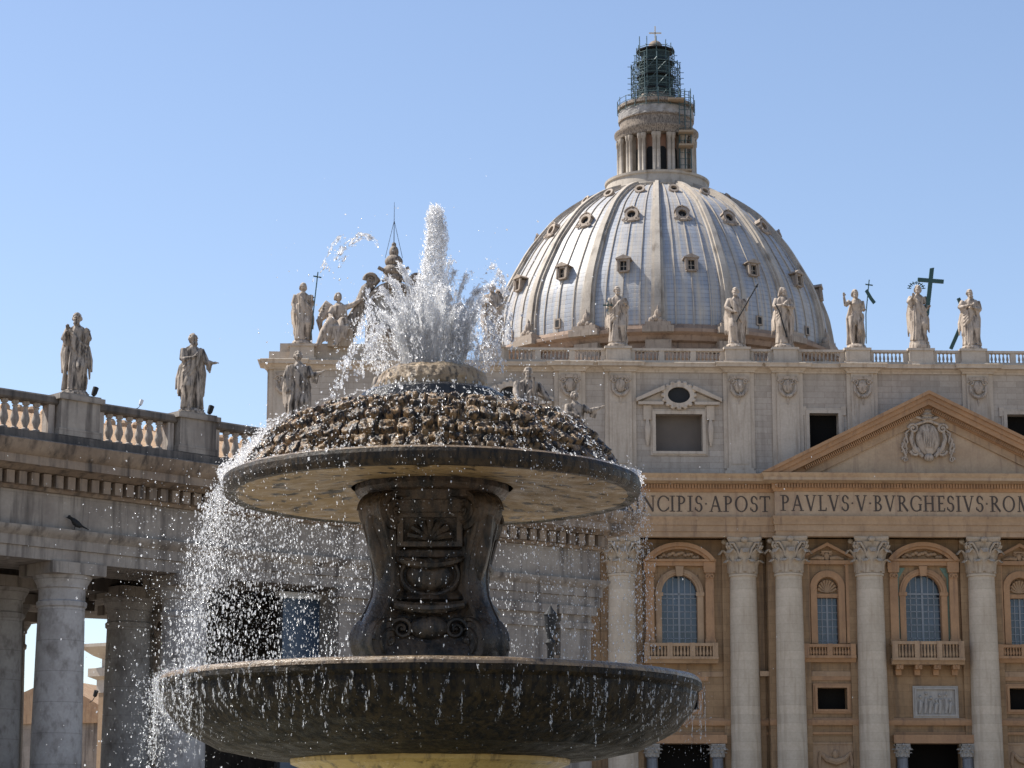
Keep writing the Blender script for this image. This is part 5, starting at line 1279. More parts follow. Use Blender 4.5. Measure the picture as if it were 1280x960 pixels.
# upper canopy of stone scales
def canopy():
    NT, NS = 1300, 190
    prof = np.array([(.93,7.38),(1.3,7.395),(1.6,7.345),(1.88,7.22),(2.13,7.01),(2.34,6.75),(2.47,6.50)])
    seg = np.r_[0, np.cumsum(np.hypot(*np.diff(prof, axis=0).T))]; tot = seg[-1]
    # smooth resample
    s_ = np.linspace(0, tot, NS); r = np.interp(s_, seg, prof[:,0]); z = np.interp(s_, seg, prof[:,1])
    k = np.ones(15)/15; rp = np.convolve(np.pad(r, 7, mode='reflect', reflect_type='odd'), k, 'valid'); zp = np.convolve(np.pad(z, 7, mode='reflect', reflect_type='odd'), k, 'valid'); r, z = rp, zp
    dr_ = np.gradient(r, s_); dz_ = np.gradient(z, s_); nr, nz = -dz_, dr_; ln = np.hypot(nr, nz); nr, nz = nr/ln, nz/ln
    TH, SS = np.meshgrid(np.linspace(0, 2*math.pi, NT, endpoint=False), np.arange(NS))
    rr, zz = r[SS], z[SS]; base = np.stack([rr*np.cos(TH), rr*np.sin(TH), zz], -1).reshape(-1, 3)
    rows = 7.0; v = (s_/tot)[SS].ravel()*rows; row = np.floor(v); b = v - row
    rrow = np.interp((row+.5)/rows*tot, s_, r); cnt = np.round(2*math.pi*rrow/.235)
    jit = (fbm(base*2.2+5, 2)-.5)*.5
    a = TH.ravel()/(2*math.pi)*cnt + .5*(row % 2) + jit*.35; ac = a - np.floor(a) - .5
    cell = np.floor(a); rnd_ = np.mod(np.sin(cell*12.99+row*78.2)*43758.5, 1)
    nf = fbm(base*9.0, 4); nf2 = fbm(base*26.0+3, 3)
    edge = .84 - .35*np.abs(2*ac)**4 + .08*(rnd_-.5) + .22*(nf-.5)
    nf = fbm(base*9.0, 4); nf2 = fbm(base*26.0+3, 3)
    over = np.clip((edge - b)*16, 0, 1); gap = np.clip((.44-np.abs(ac)+.10*(nf-.5))*22, 0, 1)
    ridge = 1-np.abs(2*fbm(base*14+21, 3)-1)*2
    h = (.075+.035*b+.045*(rnd_-.5))*over*gap
    holes = np.clip((.455-nf)*12, 0, 1); h = h*(1-.9*holes) + .045*(nf-.5) + .035*(nf2-.5) + .02*(ridge-.5)*over
    h[(SS.ravel() < 3)] *= .2; h[(SS.ravel() > NS-4)] *= .3
    n3 = np.stack([nr[SS]*np.cos(TH), nr[SS]*np.sin(TH), nz[SS]], -1).reshape(-1, 3)
    P = base + n3*(h[:, None]-.075)
    idx = (np.arange(NS-1)[:, None]*NT + np.arange(NT)[None]); nxt = np.arange(NS-1)[:, None]*NT + (np.arange(NT)[None]+1) % NT
    F = np.stack([idx, idx+NT, nxt+NT, nxt], -1).reshape(-1, 4)
    return P, F
def np_mesh(name, P, F, smooth=True):
    me = bpy.data.meshes.new(name); me.vertices.add(len(P)); me.vertices.foreach_set('co', P.astype(np.float32).ravel())
    k = F.shape[1]; me.loops.add(F.size); me.loops.foreach_set('vertex_index', F.astype(np.int32).ravel())
    me.polygons.add(len(F)); me.polygons.foreach_set('loop_start', np.arange(len(F), dtype=np.int32)*k)
    if smooth: me.polygons.foreach_set('use_smooth', np.ones(len(F), dtype=bool))
    me.update(calc_edges=True); return me
P, F = canopy(); link('scaled_canopy', np_mesh('scaled_canopy', P, F), M['f_scale'], fnt)
def noisy_lathe(prof, n, amp, sc_, sub=6):
    pr_ = np.array(prof); s_ = np.r_[0, np.cumsum(np.hypot(*np.diff(pr_, axis=0).T))]; m = len(prof)*sub
    q = np.unique(np.r_[s_, np.linspace(0, s_[-1], m)]); r = np.interp(q, s_, pr_[:,0]); z = np.interp(q, s_, pr_[:,1]); NS = len(q)
    TH, SS = np.meshgrid(np.linspace(0,2*math.pi,n,endpoint=False), np.arange(NS)); base = np.stack([r[SS]*np.cos(TH), r[SS]*np.sin(TH), z[SS]], -1).reshape(-1,3)
    d = (fbm(base*sc_, 4)-.5)*amp; rad = base*np.array([1,1,0]); rad /= np.maximum(1e-6, np.linalg.norm(rad, axis=1))[:,None]
    Pn = base + rad*d[:,None] + np.array([0,0,1])*((fbm(base*sc_+11, 4)-.5)*amp*.5)[:,None]
    idx = np.arange(NS-1)[:,None]*n+np.arange(n)[None]; nx = np.arange(NS-1)[:,None]*n+(np.arange(n)[None]+1)%n
    return Pn, np.stack([idx, nx, nx+n, idx+n], -1).reshape(-1,4)
def nl_part(name, prof, n, amp, sc_, mat, sub=6, sharp=50):
    P_, F_ = noisy_lathe(prof, n, amp, sc_, sub); me = np_mesh(name, P_, F_); me.set_sharp_from_angle(angle=R(sharp)); return link(name, me, mat, fnt)
nl_part('cap_stone', [(.02,7.97),(.4,7.99),(.57,7.97),(.67,7.90),(.715,7.78),(.71,7.70),(.63,7.63)], 220, .09, 7, M['f_cap'])
nl_part('cap_band', [(.60,7.67),(.86,7.66),(.92,7.62),(.95,7.49),(.92,7.42),(1.0,7.34)], 160, .03, 6, M['f_black'])
nl_part('upper_rim', [(2.38,6.50),(2.48,6.57),(2.58,6.56),(2.625,6.53)], 260, .018, 5, M['f_rim'])
nl_part('rim_face', [(2.625,6.529),(2.64,6.48),(2.635,6.40),(2.60,6.33),(2.54,6.325)], 260, .018, 5, M['f_band'])
nl_part('algae_fringe', [(2.542,6.326),(2.50,6.34),(2.46,6.345)], 260, .03, 8, M['f_algae'])
nl_part('underside', [(2.475,6.345),(2.3,6.335),(2.2,6.33),(1.8,6.36),(1.3,6.42),(1.02,6.45)], 200, .02, 3, M['f_under'])
nl_part('neck_moulding', [(.97,6.47),(.97,6.39),(.93,6.33),(.84,6.31),(.8,6.2)], 120, .015, 5, M['f_ped'])
# pedestal: panelled core with four scroll brackets
b = MB()
def sqring(h, z, ch=.35):
    c = h*(1-ch); return [(-c,-h,z),(c,-h,z),(h,-c,z),(h,c,z),(c,h,z),(-c,h,z),(-h,c,z),(-h,-c,z)]
b.loft([sqring(s, z) for s, z in ((.78,6.40),(.78,6.24),(.71,6.20),(.69,6.05),(.62,5.9),(.58,5.62),(.63,5.58),(.65,5.5),(.57,5.46),(.56,5.1),(.62,5.06),(.66,4.98),(.60,4.94),(.66,4.6),(.8,4.4),(.88,4.2),(.88,3.7))])
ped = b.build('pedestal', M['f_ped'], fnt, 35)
b = MB()
for k in range(4):
    a_ = k*math.pi/2; q = MB()
    q.ring([(-.40,5.62),(-.40,6.04),(.40,6.04),(.40,5.62),(-.40,5.62)], [(-.33,5.68),(-.33,5.98),(.33,5.98),(.33,5.68),(-.33,5.68)], -.71, -.55)
    for i in range(7):
        t_ = math.pi*(i+.5)/7; q.tube([(0,-.62,5.70),(.15*math.cos(t_),-.70,5.72+.13*math.sin(t_)),(.27*math.cos(t_),-.67,5.72+.23*math.sin(t_))], [.02,.04,.05], 7)
    q.ell((0,-.58,5.28), (.30,.10,.20), 18, 12); q.tube([(.36*math.cos(t_),-.60,5.28+.25*math.sin(t_)) for t_ in np.linspace(0,2*math.pi,25)], .035, 7)
    q.tube([(x_,-.62-.10*(1-(x_/.45)**2),5.50-.10*(1-(x_/.45)**2)) for x_ in np.linspace(-.45,.45,11)], [.03,.045,.055,.06,.065,.07,.065,.06,.055,.045,.03], 8)
    q.tube([(-.42,-.74,4.90),(-.2,-.78,4.86),(0,-.79,4.85),(.2,-.78,4.86),(.42,-.74,4.90)], [.05,.07,.08,.07,.05], 10)
    q.ell((0,-.74,4.62), (.24,.10,.15), 16, 10)
    for s_ in (-1,1):
        spiral(q, (s_*.33,-.74,4.60), (s_,0,0), (0,0,1), (0,-1,0), .14, 1.6, .032, .05); q.tube([(s_*.47,-.60,6.0),(s_*.44,-.66,5.7),(s_*.46,-.60,5.4),(s_*.42,-.62,5.1)], [.03,.05,.05,.02], 7)
    q.xf(Matrix.Rotation(a_, 4, 'Z')); b.merge(q)
b.build('panel', M['f_ped'], ped, 35)
def scroll():
    mb = MB(); W = .17
    pts = [(.78,6.33),(.93,6.25),(1.03,6.08),(1.03,5.88),(.97,5.72),(.91,5.55),(.87,5.35),(.86,5.2),(.89,5.02),(.97,4.86),(1.06,4.72),(1.12,4.54),(1.13,4.32),(1.08,4.14)]
    inn = [(.35,6.33),(.36,6.25),(.38,6.08),(.4,5.88),(.38,5.72),(.34,5.55),(.3,5.35),(.3,5.15),(.32,4.98),(.36,4.82),(.4,4.7),(.45,4.52),(.45,4.3),(.45,4.12)]
    rings = [[(i_[0],-W,i_[1]),(o_[0]-.05,-W,o_[1]),(o_[0],-W*.6,o_[1]),(o_[0]+.02,0,o_[1]),(o_[0],W*.6,o_[1]),(o_[0]-.05,W,o_[1]),(i_[0],W,i_[1])] for o_, i_ in zip(pts, inn)]
    mb.loft(rings)
    for (cx, cz, r_) in ((.81,6.08,.25),(.86,4.46,.31)):
        b2 = MB(); b2.lathe([(.001,-W-.05),(r_*.5,-W-.05),(r_,-W-.03),(r_*1.02,-W),(r_*1.02,W),(r_,W+.03),(r_*.5,W+.05),(.001,W+.05)], 28)
        b2.xf(Matrix.Translation((cx,0,cz)) @ Matrix.Rotation(math.pi/2, 4, 'X')); mb.merge(b2)
        for s in (-1,1): spiral(mb, (cx, s*(W+.04), cz), (1,0,0), (0,0,1), (0,s,0), r_*.92, 2.0, .032, .05, 1, 44)
    for s in (-1,1): mb.tube([(o_[0]-.06, s*W, o_[1]) for o_ in pts], .035, 6)
    # leaf on the front
    mb.tube([(1.04,0,6.0),(.94,0,5.66),(.84,0,5.4),(.82,0,5.15)], [.05,.10,.11,.04], 8)
    return mb.mesh('scroll_bracket', 45)
sm_ = scroll()
for k in range(4):
    o = link('scroll_bracket', sm_, M['f_ped'], fnt); o.rotation_euler = (0,0,math.pi/4+k*math.pi/2)
# lower bowl
nl_part('lower_rim', [(3.08,3.95),(3.12,4.02),(3.24,4.06),(3.32,4.045),(3.35,4.01),(3.358,3.975)], 320, .022, 4, M['f_rim'])
nl_part('lower_bowl', [(3.357,3.974),(3.36,3.91),(3.30,3.86),(3.31,3.80),(3.26,3.64),(3.05,3.40),(2.6,3.17),(2.1,3.07),(1.6,3.05)], 320, .05, 2.5, M['f_bowl'])
nl_part('bowl_base', [(1.62,3.12),(1.70,3.10),(1.73,3.06),(1.72,3.0),(1.62,2.96),(1.52,2.86),(1.30,2.5),(1.0,1.9),(.95,1.2),(1.3,.9),(1.5,.4),(1.5,0)], 160, .02, 4, M['f_base'])
nl_part('pool_wall', [(7.2,0),(7.2,.7),(7.3,.75),(7.3,.9),(6.7,.9),(6.7,.75),(6.8,.7),(6.8,0)], 96, .01, 3, M['f_rim'])

# ------------------------------------------------------------------ water
def foam_material(name, tint, trans, rough=.25, alpha=1.0, vary=None):
    m = bpy.data.materials.new(name); m.use_nodes = True; t = m.node_tree; t.nodes.clear()
    out = t.nodes.new('ShaderNodeOutputMaterial')
    d = t.nodes.new('ShaderNodeBsdfDiffuse'); d.inputs[0].default_value = rgb(tint)
    tr = t.nodes.new('ShaderNodeBsdfTranslucent'); tr.inputs[0].default_value = rgb(tint)
    m1_ = t.nodes.new('ShaderNodeMixShader'); m1_.inputs[0].default_value = trans; L(t, d.outputs[0], m1_.inputs[1]); L(t, tr.outputs[0], m1_.inputs[2])
    gl = t.nodes.new('ShaderNodeBsdfGlossy'); gl.inputs['Roughness'].default_value = rough; gl.inputs[0].default_value = (1,1,1,1)
    fr = t.nodes.new('ShaderNodeFresnel'); fr.inputs[0].default_value = 1.33
    m2_ = t.nodes.new('ShaderNodeMixShader'); L(t, fr.outputs[0], m2_.inputs[0]); L(t, m1_.outputs[0], m2_.inputs[1]); L(t, gl.outputs[0], m2_.inputs[2])
    last = m2_
    if alpha < 1:
        tp = t.nodes.new('ShaderNodeBsdfTransparent'); m3 = t.nodes.new('ShaderNodeMixShader'); m3.inputs[0].default_value = alpha
        if vary:
            co = t.nodes.new('ShaderNodeTexCoord'); f_, _n = noise_fac(t, co.outputs['Object'], vary[0], .40, .62, 1, .5)
            mr = t.nodes.new('ShaderNodeMapRange'); mr.inputs[3].default_value = vary[1]; mr.inputs[4].default_value = vary[2]; L(t, f_, mr.inputs[0]); L(t, mr.outputs[0], m3.inputs[0])
        L(t, tp.outputs[0], m3.inputs[1]); L(t, m2_.outputs[0], m3.inputs[2]); last = m3
    L(t, last.outputs[0], out.inputs[0]); return m
M['froth'] = foam_material('white_froth', (.99,.993,1.0), .78, .3, .45)
M['fan'] = foam_material('fan_water', (.993,.995,1.0), .8, .3, .30)
M['foam'] = foam_material('white_water', (.99,.993,1.0), .8, .3, .34)
M['drop'] = foam_material('water_drop', (.96,.97,.99), .7, .15, .7, (16, .12, .95))
M['trickle'] = foam_material('trickling_water', (.9,.92,.95), .5, .15, .5, (16, .02, .5))
M['pool'] = plain('pool_water', (.30,.30,.24), .12, 0, .5, .3, 1.5)
b = MB(); b.lathe([(.5,3.97),(3.16,3.98)], 96, (FX,FY)); tag(b.build('water', M['pool'], None, 0), kind='structure')
b = MB(); b.lathe([(1.2,.7),(6.85,.7)], 96, (FX,FY)); tag(b.build('water', M['pool'], None, 0), kind='structure')
t_ = (1+5**.5)/2
ICO = np.array([(-1,t_,0),(1,t_,0),(-1,-t_,0),(1,-t_,0),(0,-1,t_),(0,1,t_),(0,-1,-t_),(0,1,-t_),(t_,0,-1),(t_,0,1),(-t_,0,-1),(-t_,0,1)])/math.hypot(1,t_)
ICF = np.array([(0,11,5),(0,5,1),(0,1,7),(0,7,10),(0,10,11),(1,5,9),(5,11,4),(11,10,2),(10,7,6),(7,1,8),(3,9,4),(3,4,2),(3,2,6),(3,6,8),(3,8,9),(4,9,5),(2,4,11),(6,2,10),(8,6,7),(9,8,1)])
def drops(name, P, S, D, E, mat, label):
    P, S, D, E = map(np.asarray, (P, S, D, E)); n = len(P)
    D = D/np.maximum(1e-6, np.linalg.norm(D, axis=1))[:,None]
    a = np.cross(D, rng.normal(size=(n,3))); a /= np.maximum(1e-6, np.linalg.norm(a, axis=1))[:,None]; c = np.cross(D, a)
    sq = rng.uniform(.7, 1.3, (n,12,1))
    V = (ICO[None,:,0:1]*a[:,None] + ICO[None,:,1:2]*c[:,None] + ICO[None,:,2:3]*(D*E[:,None])[:,None])*S[:,None,None]*sq + P[:,None]
    Fc = (ICF[None] + 12*np.arange(n)[:,None,None]).reshape(-1,3)
    o = link(name, np_mesh(name, V.reshape(-1,3), Fc), mat)
    return tag(o, label, 'water', kind='stuff')
class Acc:
    def __init__(s): s.P=[]; s.S=[]; s.D=[]; s.E=[]
    def put(s, P, S, D, E): s.P.append(P); s.S.append(S); s.D.append(D); s.E.append(E)
    def make(s, *a): return drops(a[0], np.concatenate(s.P), np.concatenate(s.S), np.concatenate(s.D), np.concatenate(s.E), *a[1:])
def logn(med, sig, n, cap): return np.minimum(cap, med*np.exp(rng.normal(0, sig, n)))
C0 = np.array([FX, FY, 0.])
# central jet: frothy core plus spray
nz_, na_ = 190, 40
zc = np.linspace(7.85, 10.12, nz_); tz = (zc-7.85)/2.27
rc = np.interp(tz, [0,.12,.3,.55,.8,.95,1], [.36,.29,.21,.15,.105,.08,.01])
TH, SS = np.meshgrid(np.linspace(0,2*math.pi,na_,endpoint=False), np.arange(nz_))
wob = .035*np.sin(tz*9)+.02*np.sin(tz*23+1)
base = np.stack([np.cos(TH)*rc[SS]+wob[SS]*tz[SS], np.sin(TH)*rc[SS], zc[SS]], -1).reshape(-1,3)
dn = (fbm(base*np.array([9,9,4.5]), 4)-.5)*1.6*(.25+rc[SS].ravel()*.9)*.45 + (fbm(base*30+9, 3)-.5)*.05
rad = np.stack([np.cos(TH), np.sin(TH), 0*TH], -1).reshape(-1,3)
Pj = base + rad*dn[:,None] + C0
idx = np.arange(nz_-1)[:,None]*na_+np.arange(na_)[None]; nx = np.arange(nz_-1)[:,None]*na_+(np.arange(na_)[None]+1)%na_
jet = link('water_jet', np_mesh('water_jet', Pj, np.stack([idx,nx,nx+na_,idx+na_],-1).reshape(-1,4)), M['froth']); tag(jet, 'white column of water rising from the top of the fountain', 'water', kind='stuff')
A = Acc()
n = 12000; t = rng.random(n)**1.1; r_ = np.interp(t, [0,.12,.3,.55,.8,.95,1], [.34,.25,.18,.135,.10,.085,.05])*rng.normal(1,.28,n).clip(.2,2.0); th = rng.uniform(0,2*math.pi,n)
P = np.stack([r_*np.cos(th)+.03*np.sin(t*9)*t, r_*np.sin(th), 7.95+2.2*t+rng.normal(0,.02,n)], -1)+C0
A.put(P, logn(.006,.55,n,.018), np.stack([rng.normal(0,.4,n),rng.normal(0,.4,n),np.ones(n)],-1), rng.uniform(1,1.9,n))
A.make('jet_spray', M['foam'], 'loose white drops around the central water column')
# fan of strands round the jet
A = Acc(); G = 9.81
def strand(acc, p0, v0, t0, t1, n, spread, med, brk=.0, sig=.5, cap=.04):
    t = rng.uniform(t0, t1, n)
    if brk:   # clumps
        cl = np.sort(rng.uniform(t0, t1, max(3, int(n*brk)))); t = cl[rng.integers(0, len(cl), n)] + rng.normal(0, .008, n)
    p = np.stack([p0[i]+v0[i]*t - (.5*G*t*t if i == 2 else 0) for i in range(3)], -1)
    f = .25+ .75*(t-t0)/(t1-t0)
    p += rng.normal(0, 1, (n,3))*(spread*f)[:,None]
    v = np.stack([np.full(n,v0[0]),np.full(n,v0[1]),v0[2]-G*t],-1)+rng.normal(0,.4,(n,3))
    acc.put(p, logn(med,sig,n,cap), v, rng.uniform(1.4,4.2,n))
tubes_v, tubes_f, nv_ = [], [], 0
def froth_strand(p0, v0, t1, r0, r1, n=46, m=8):
    global nv_
    t = np.linspace(0, t1, n); c = np.stack([p0[0]+v0[0]*t, p0[1]+v0[1]*t, p0[2]+v0[2]*t-.5*G*t*t], -1)
    sd = rng.uniform(0, 50, 3); c[:,0] += (fbm(c*5+sd, 2)-.5)*.05*np.linspace(.2,1,n); c[:,1] += (fbm(c*5+sd+9, 2)-.5)*.05
    u = np.linspace(0, 1, n); rad = (r0+(r1-r0)*u)*(.35+1.3*fbm(np.stack([u*16+sd[0], u*0+sd[1], u*0],-1), 3)); rad[-1] = .001
    gaps = fbm(np.stack([u*9+sd[2], u*0+3, u*0],-1), 2); rad = np.where((gaps < .36) & (u > .45), .0015, rad)
    th = np.linspace(0, 2*math.pi, m, endpoint=False); jit = rng.uniform(.6, 1.4, (n, m))
    T = np.gradient(c, axis=0); T /= np.linalg.norm(T, axis=1)[:,None]; U = np.cross(T, np.array([0,1,.1])); U /= np.linalg.norm(U, axis=1)[:,None]; W = np.cross(T, U)
    V = c[:,None]+(U[:,None]*np.cos(th)[None,:,None]+W[:,None]*np.sin(th)[None,:,None])*(rad[:,None]*jit)[:,:,None]
    V += (T*rng.uniform(-.008,.008,(n,1)))[:,None]
    ix = np.arange(n-1)[:,None]*m+np.arange(m)[None]; nx_ = np.arange(n-1)[:,None]*m+(np.arange(m)[None]+1)%m
    tubes_f.append(np.stack([ix,nx_,nx_+m,ix+m],-1).reshape(-1,4)+nv_); tubes_v.append(V.reshape(-1,3)); nv_ += n*m
for k in range(100):
    th = rng.uniform(0, 2*math.pi); hgt = rng.uniform(.3, 1.0)*(1.0 if k % 4 else 1.2); vz = math.sqrt(2*G*hgt); vo = rng.uniform(.08, .95)
    p0 = C0+np.array([.34*math.cos(th), .34*math.sin(th), 7.97]); v0 = (vo*math.cos(th), vo*math.sin(th), vz); tu = vz/G; t1_ = tu*rng.uniform(.8,1.1)
    froth_strand(p0, v0, t1_, rng.uniform(.022,.036), rng.uniform(.006,.014))
    strand(A, p0, v0, .2*tu, t1_*1.08, 70, .026, .0052, .4, .5, .015)
for (dx, top, k) in ((.28,1.30,700),(.66,1.08,700),(.80,1.18,700),(.74,1.02,500),(.18,1.0,500),(-.52,1.15,700),(-.42,1.3,700),(-.66,1.0,600),(-.3,1.1,600),(-.2,1.2,600),(-.58,.85,500),(.5,.9,500),(.4,1.05,400),(-.46,1.0,600),(-.36,1.25,600),(.22,1.4,500),(.46,1.22,600),(.58,1.05,600),(-.62,1.18,500),(-.7,.7,400),(.62,.75,400)):
    vz = math.sqrt(2*G*top); tu = vz/G; p0 = C0+np.array([dx*.45,-.12+rng.normal(0,.1),7.97]); v0 = (dx*.55/tu,rng.normal(-.1,.1),vz)
    froth_strand(p0, v0, tu*1.0, .036, .014, 60); strand(A, p0, v0, .15*tu, tu*1.05, int(k*.3), .03, .0056, .4, .5, .016)
tag(link('water_fan', np_mesh('water_fan', np.concatenate(tubes_v), np.concatenate(tubes_f)), M['fan']), 'white frothy strands of water leaping up and outward round the central column', 'water', kind='stuff')
# broad mist of rising drops
n = 13000; t = rng.random(n)**1.2; th = rng.uniform(0,2*math.pi,n); rr = (.15+.68*rng.random(n)**.8)*(1+.3*t)
P = np.stack([rr*np.cos(th), rr*np.sin(th)*.8, 7.97+1.02*t*(1.15-rr*.45)], -1)+C0
keep = fbm(np.stack([P[:,0]*7, P[:,1]*3, P[:,2]*1.6],-1), 3) > .47
A.put(P[keep], logn(.0048,.5,keep.sum(),.014), np.stack([rng.normal(0,.3,keep.sum()),rng.normal(0,.3,keep.sum()),np.ones(keep.sum())],-1), rng.uniform(1.2,3.6,keep.sum()))
A.make('fan_spray', M['foam'], 'small white drops thrown off the fan of water strands')
# stray arcs and falling side strands
A = Acc()
vz = math.sqrt(2*G*1.75); strand(A, C0+np.array([-.15,0,7.97]), (-1.25,-.2,vz), .46, .88, 150, .05, .0065, .3, .55, .018)
strand(A, C0+np.array([-.5,0,7.97]), (-1.0,-.2,vz), .62, .97, 70, .05, .006, .3, .55, .016)
for (x0, z0, x1, z1, k) in ((-.80,8.75,-1.15,7.7,260),(-.62,8.55,-.95,7.85,200),(-.85,9.0,-.75,8.2,160),(.86,9.2,1.02,8.2,160),(.75,9.3,.95,8.9,120),(.7,8.6,.9,7.9,160),(-1.1,8.1,-1.3,7.5,90),(.5,8.4,.62,7.9,120)):
    t = rng.random(k); P = np.stack([x0+(x1-x0)*t+rng.normal(0,.03,k), rng.normal(-.2,.12,k), z0+(z1-z0)*t**1.3+rng.normal(0,.02,k)],-1)+C0
    A.put(P, logn(.0085,.5,k,.026), np.stack([np.full(k,(x1-x0)*.4)+rng.normal(0,.1,k),rng.normal(0,.1,k),np.full(k,-1.)],-1), rng.uniform(1,2.4,k))
n = 900; P = np.stack([rng.normal(0,.95,n), rng.normal(0,.8,n), 7.9+np.abs(rng.normal(0,.75,n))],-1)+C0
A.put(P, logn(.006,.45,n,.018), rng.normal(0,1,(n,3)), rng.uniform(1,1.5,n))
A.make('stray_drops', M['drop'], 'stray drops arcing out from the top of the fountain')

# curtain falling off the upper rim
def curtain(acc, n, th0, th1, med, vo=(.2,.9), z0=6.42, floor=3.7, thick=.05, clump=.0, wind=-.25, sig=.5, cap=.03, R0=2.66):
    th = rng.uniform(th0, th1, n)
    if clump:
        m = int(n*clump)+2; ths = rng.uniform(th0, th1, m); th = ths[rng.integers(0,m,n)]+rng.normal(0,.006,n)
    tmax = math.sqrt(2*(z0-floor)/G); t = rng.random(n)**.75*tmax; v = rng.uniform(vo[0], vo[1], n)
    r = R0+v*t+rng.normal(0,thick,n)*(.3+t)
    P = np.stack([r*np.cos(th)+wind*t*t, r*np.sin(th), z0-.5*G*t*t+rng.normal(0,.02,n)],-1)+C0
    V = np.stack([v*np.cos(th)+wind*t, v*np.sin(th), -G*t-.3],-1)+rng.normal(0,.5,(n,3))
    acc.put(P, logn(med*.92,sig,n,cap), V, rng.uniform(1,2.6,n)+t*1.6)
A = Acc()
curtain(A, 9000, R(95), R(197), .0036, (.05,.8), thick=.10, sig=.65, cap=.013)
curtain(A, 2600, R(150), R(202), .0038, (.1,.8), thick=.12, sig=.6, cap=.014)
curtain(A, 3000, R(100), R(198), .0042, (.05,.6), clump=.02, cap=.013)
curtain(A, 450, R(165), R(240), .0038, (.1,1.1), thick=.2, cap=.013)
n = 1300; P = np.stack([rng.normal(-3.3,.42,n), rng.normal(0,.9,n), rng.uniform(2.7,6.6,n)],-1)+C0   # wind-blown drops at the left
A.put(P, logn(.0036,.6,n,.012), np.stack([rng.normal(-.3,.3,n),rng.normal(0,.3,n),-np.ones(n)],-1), rng.uniform(1,2,n))
A.make('falling_curtain', M['drop'], 'dense curtain of falling drops at the left under the upper basin')
A = Acc()
curtain(A, 4200, R(-8), R(80), .0036, (.0,.3), thick=.06, wind=-.12, cap=.009)
curtain(A, 500, R(-5), R(80), .0045, (.0,.25), clump=.02, wind=-.12, cap=.012)
A.make('thin_curtain', M['drop'], 'thin curtain of fine drops at the right under the upper basin')
A = Acc()
curtain(A, 1300, R(200), R(350), .0032, (.0,.2), clump=.03, wind=-.1, cap=.009)
curtain(A, 500, R(200), R(350), .0036, (.0,.35), wind=-.1, cap=.01)
A.make('front_drips', M['drop'], 'thin strands dripping off the front of the upper basin')
# water running over the canopy
A = Acc(); cz = np.array([(.95,7.51),(1.5,7.46),(1.85,7.30),(2.14,7.06),(2.36,6.79),(2.5,6.58),(2.66,6.52)])
def over_canopy(n, th0, th1, med, lift, clump=0, s0=0.0):
    th = rng.uniform(th0, th1, n)
    if clump:
        m = int(n*clump)+2; ths = rng.uniform(th0,th1,m); th = ths[rng.integers(0,m,n)]+rng.normal(0,.012,n)
    s_ = s0+(1-s0)*rng.random(n)**.7; r = np.interp(s_*6, np.arange(7), cz[:,0]); z = np.interp(s_*6, np.arange(7), cz[:,1]); l_ = np.abs(rng.normal(0,lift,n))
    P = np.stack([(r+l_*.6)*np.cos(th), (r+l_*.6)*np.sin(th), z+l_],-1)+C0
    A.put(P, logn(med,.5,n,.03), np.stack([np.cos(th),np.sin(th),-np.full(n,.8)],-1)+rng.normal(0,.2,(n,3)), rng.uniform(1.2,3,n))
over_canopy(3600, R(145), R(208), .0042, .06, 0, .35)
over_canopy(2000, R(160), R(200), .0052, .045, .03, .5)
over_canopy(1500, R(205), R(335), .004, .015, .02)
over_canopy(500, R(-15), R(30), .006, .035, 0, .75)
over_canopy(200, R(0), R(360), .005, .05, 0, .15)
# splash rim where the cap water lands
n = 420; th = rng.uniform(0,2*math.pi,n); r = rng.normal(1.0,.09,n); P = np.stack([r*np.cos(th), r*np.sin(th), 7.42+np.abs(rng.normal(0,.06,n))],-1)+C0
A.put(P, logn(.006,.5,n,.018), rng.normal(0,1,(n,3)), rng.uniform(1,2,n))
n = 260; th = rng.uniform(0,2*math.pi,n); r = rng.uniform(.68,.97,n); P = np.stack([r*np.cos(th), r*np.sin(th), 7.76-(r-.68)*.6+rng.normal(0,.02,n)],-1)+C0
A.put(P, logn(.007,.5,n,.02), np.stack([np.cos(th),np.sin(th),-np.ones(n)*2],-1), rng.uniform(1.5,3,n))
A.make('running_water', M['froth'], 'white water running down over the stone scales of the upper basin')
# trickles on the lower bowl, splash at its left rim
A = Acc()
bowl = np.array([(3.39,4.0),(3.36,3.82),(3.33,3.66),(3.14,3.44),(2.75,3.23),(2.2,3.07)])
ns = 190
for k in range(ns):
    th = R(180)+R(180)*rng.random()**(1.25); ln = rng.uniform(.15,1)*(.5+.5*rng.random()); n = int(12+70*ln*rng.random()); s0 = rng.uniform(0,.35); s_ = s0+(1-s0)*ln*np.sort(rng.random(n)); free = rng.random() < .3
    r = np.interp(s_*5, np.arange(6), bowl[:,0]) + .012; z = np.interp(s_*5, np.arange(6), bowl[:,1])
    if free: r = np.full(n, 3.40); z = 3.95-s_*1.1
    tt = th+rng.normal(0,.003,n)+np.sin(s_*9+k)*.006
    A.put(np.stack([r*np.cos(tt), r*np.sin(tt), z],-1)+C0, logn(.0024,.45,n,.006), np.stack([np.zeros(n),np.zeros(n),-np.ones(n)],-1), rng.uniform(2,8,n))
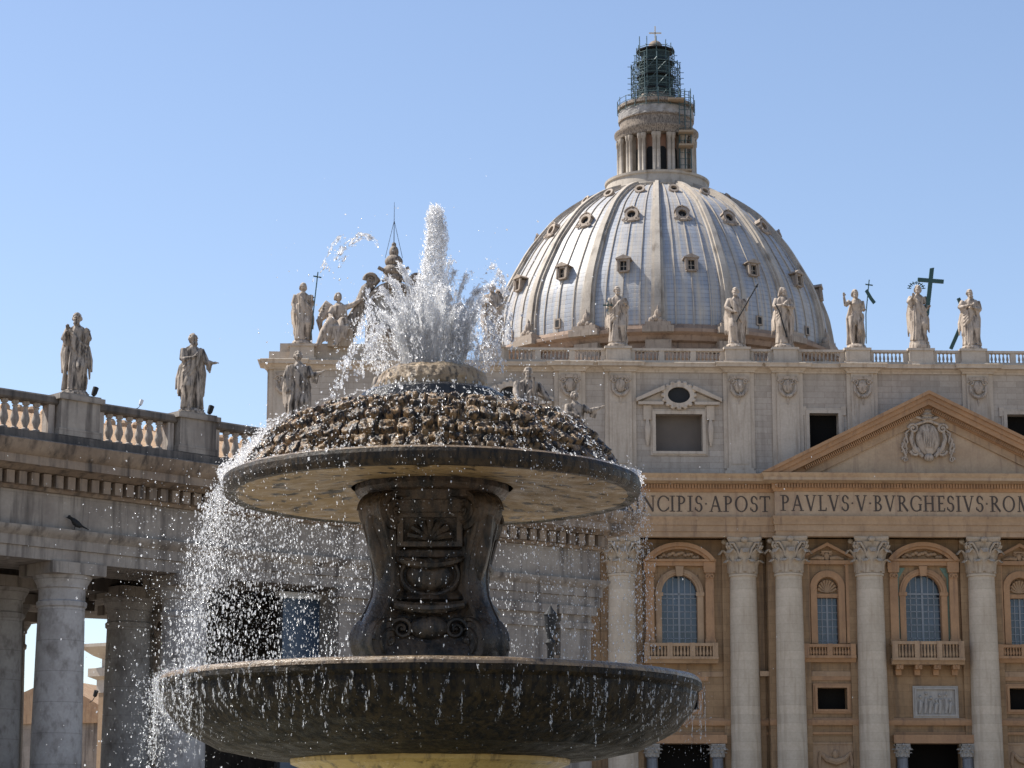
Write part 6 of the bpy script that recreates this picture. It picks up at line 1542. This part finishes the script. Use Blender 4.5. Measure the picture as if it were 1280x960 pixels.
n = 1500; th = rng.uniform(R(180),R(360),n); P = np.stack([3.4*np.cos(th), 3.4*np.sin(th), 4.0-1.0*rng.random(n)],-1)+C0+rng.normal(0,.05,(n,3))
A.put(P, logn(.0026,.4,n,.006), np.stack([np.zeros(n),np.zeros(n),-np.ones(n)],-1), rng.uniform(1,2.5,n))
for k in range(42):   # heavy splash strands on the left
    th = R(rng.uniform(165,222)); n = 60; s_ = np.sort(rng.random(n)); r = 3.38+.3*rng.random()*s_*rng.random()+.02; z = 4.05-rng.uniform(.3,1.3)*s_**1.4
    tt = th+np.cumsum(rng.normal(0,.0035,n)); A.put(np.stack([r*np.cos(tt), r*np.sin(tt), z],-1)+C0+rng.normal(0,.012,(n,3)), logn(.0042,.5,n,.013), np.stack([-np.full(n,.3),np.zeros(n),-np.ones(n)],-1), rng.uniform(1,2.6,n))
n = 900; P = np.stack([-3.30+rng.normal(0,.12,n)-.15*rng.random(n), rng.normal(-.3,.8,n), 4.02-1.25*rng.random(n)**1.3+rng.normal(0,.03,n)],-1)+C0
A.put(P, logn(.0042,.6,n,.014), np.stack([rng.normal(-.3,.3,n),rng.normal(0,.3,n),-np.ones(n)],-1), rng.uniform(1,2.2,n))
n = 900; th = rng.uniform(R(110),R(250),n); P = np.stack([(3.25+rng.normal(0,.08,n))*np.cos(th), 3.25*np.sin(th), 4.05+np.abs(rng.normal(0,.05,n))],-1)+C0
A.put(P, logn(.005,.5,n,.015), rng.normal(0,1,(n,3)), rng.uniform(1,1.6,n))
A.make('bowl_trickles', M['trickle'], 'thin trickles and splashes running off the lower bowl')
# fine drops in the air in front of and beside the fountain
n = 2000; P = np.stack([rng.normal(-.8,2.0,n), rng.normal(-.5,1.6,n), rng.uniform(2.6,7.0,n)],-1)+C0
tag(drops('fine_mist', P, logn(.0028,.4,n,.006), np.stack([np.zeros(n),np.zeros(n),-np.ones(n)],-1)+rng.normal(0,.2,(n,3)), rng.uniform(1,2,n), M['drop'], 'fine drops drifting in the air round the fountain'), kind='stuff')
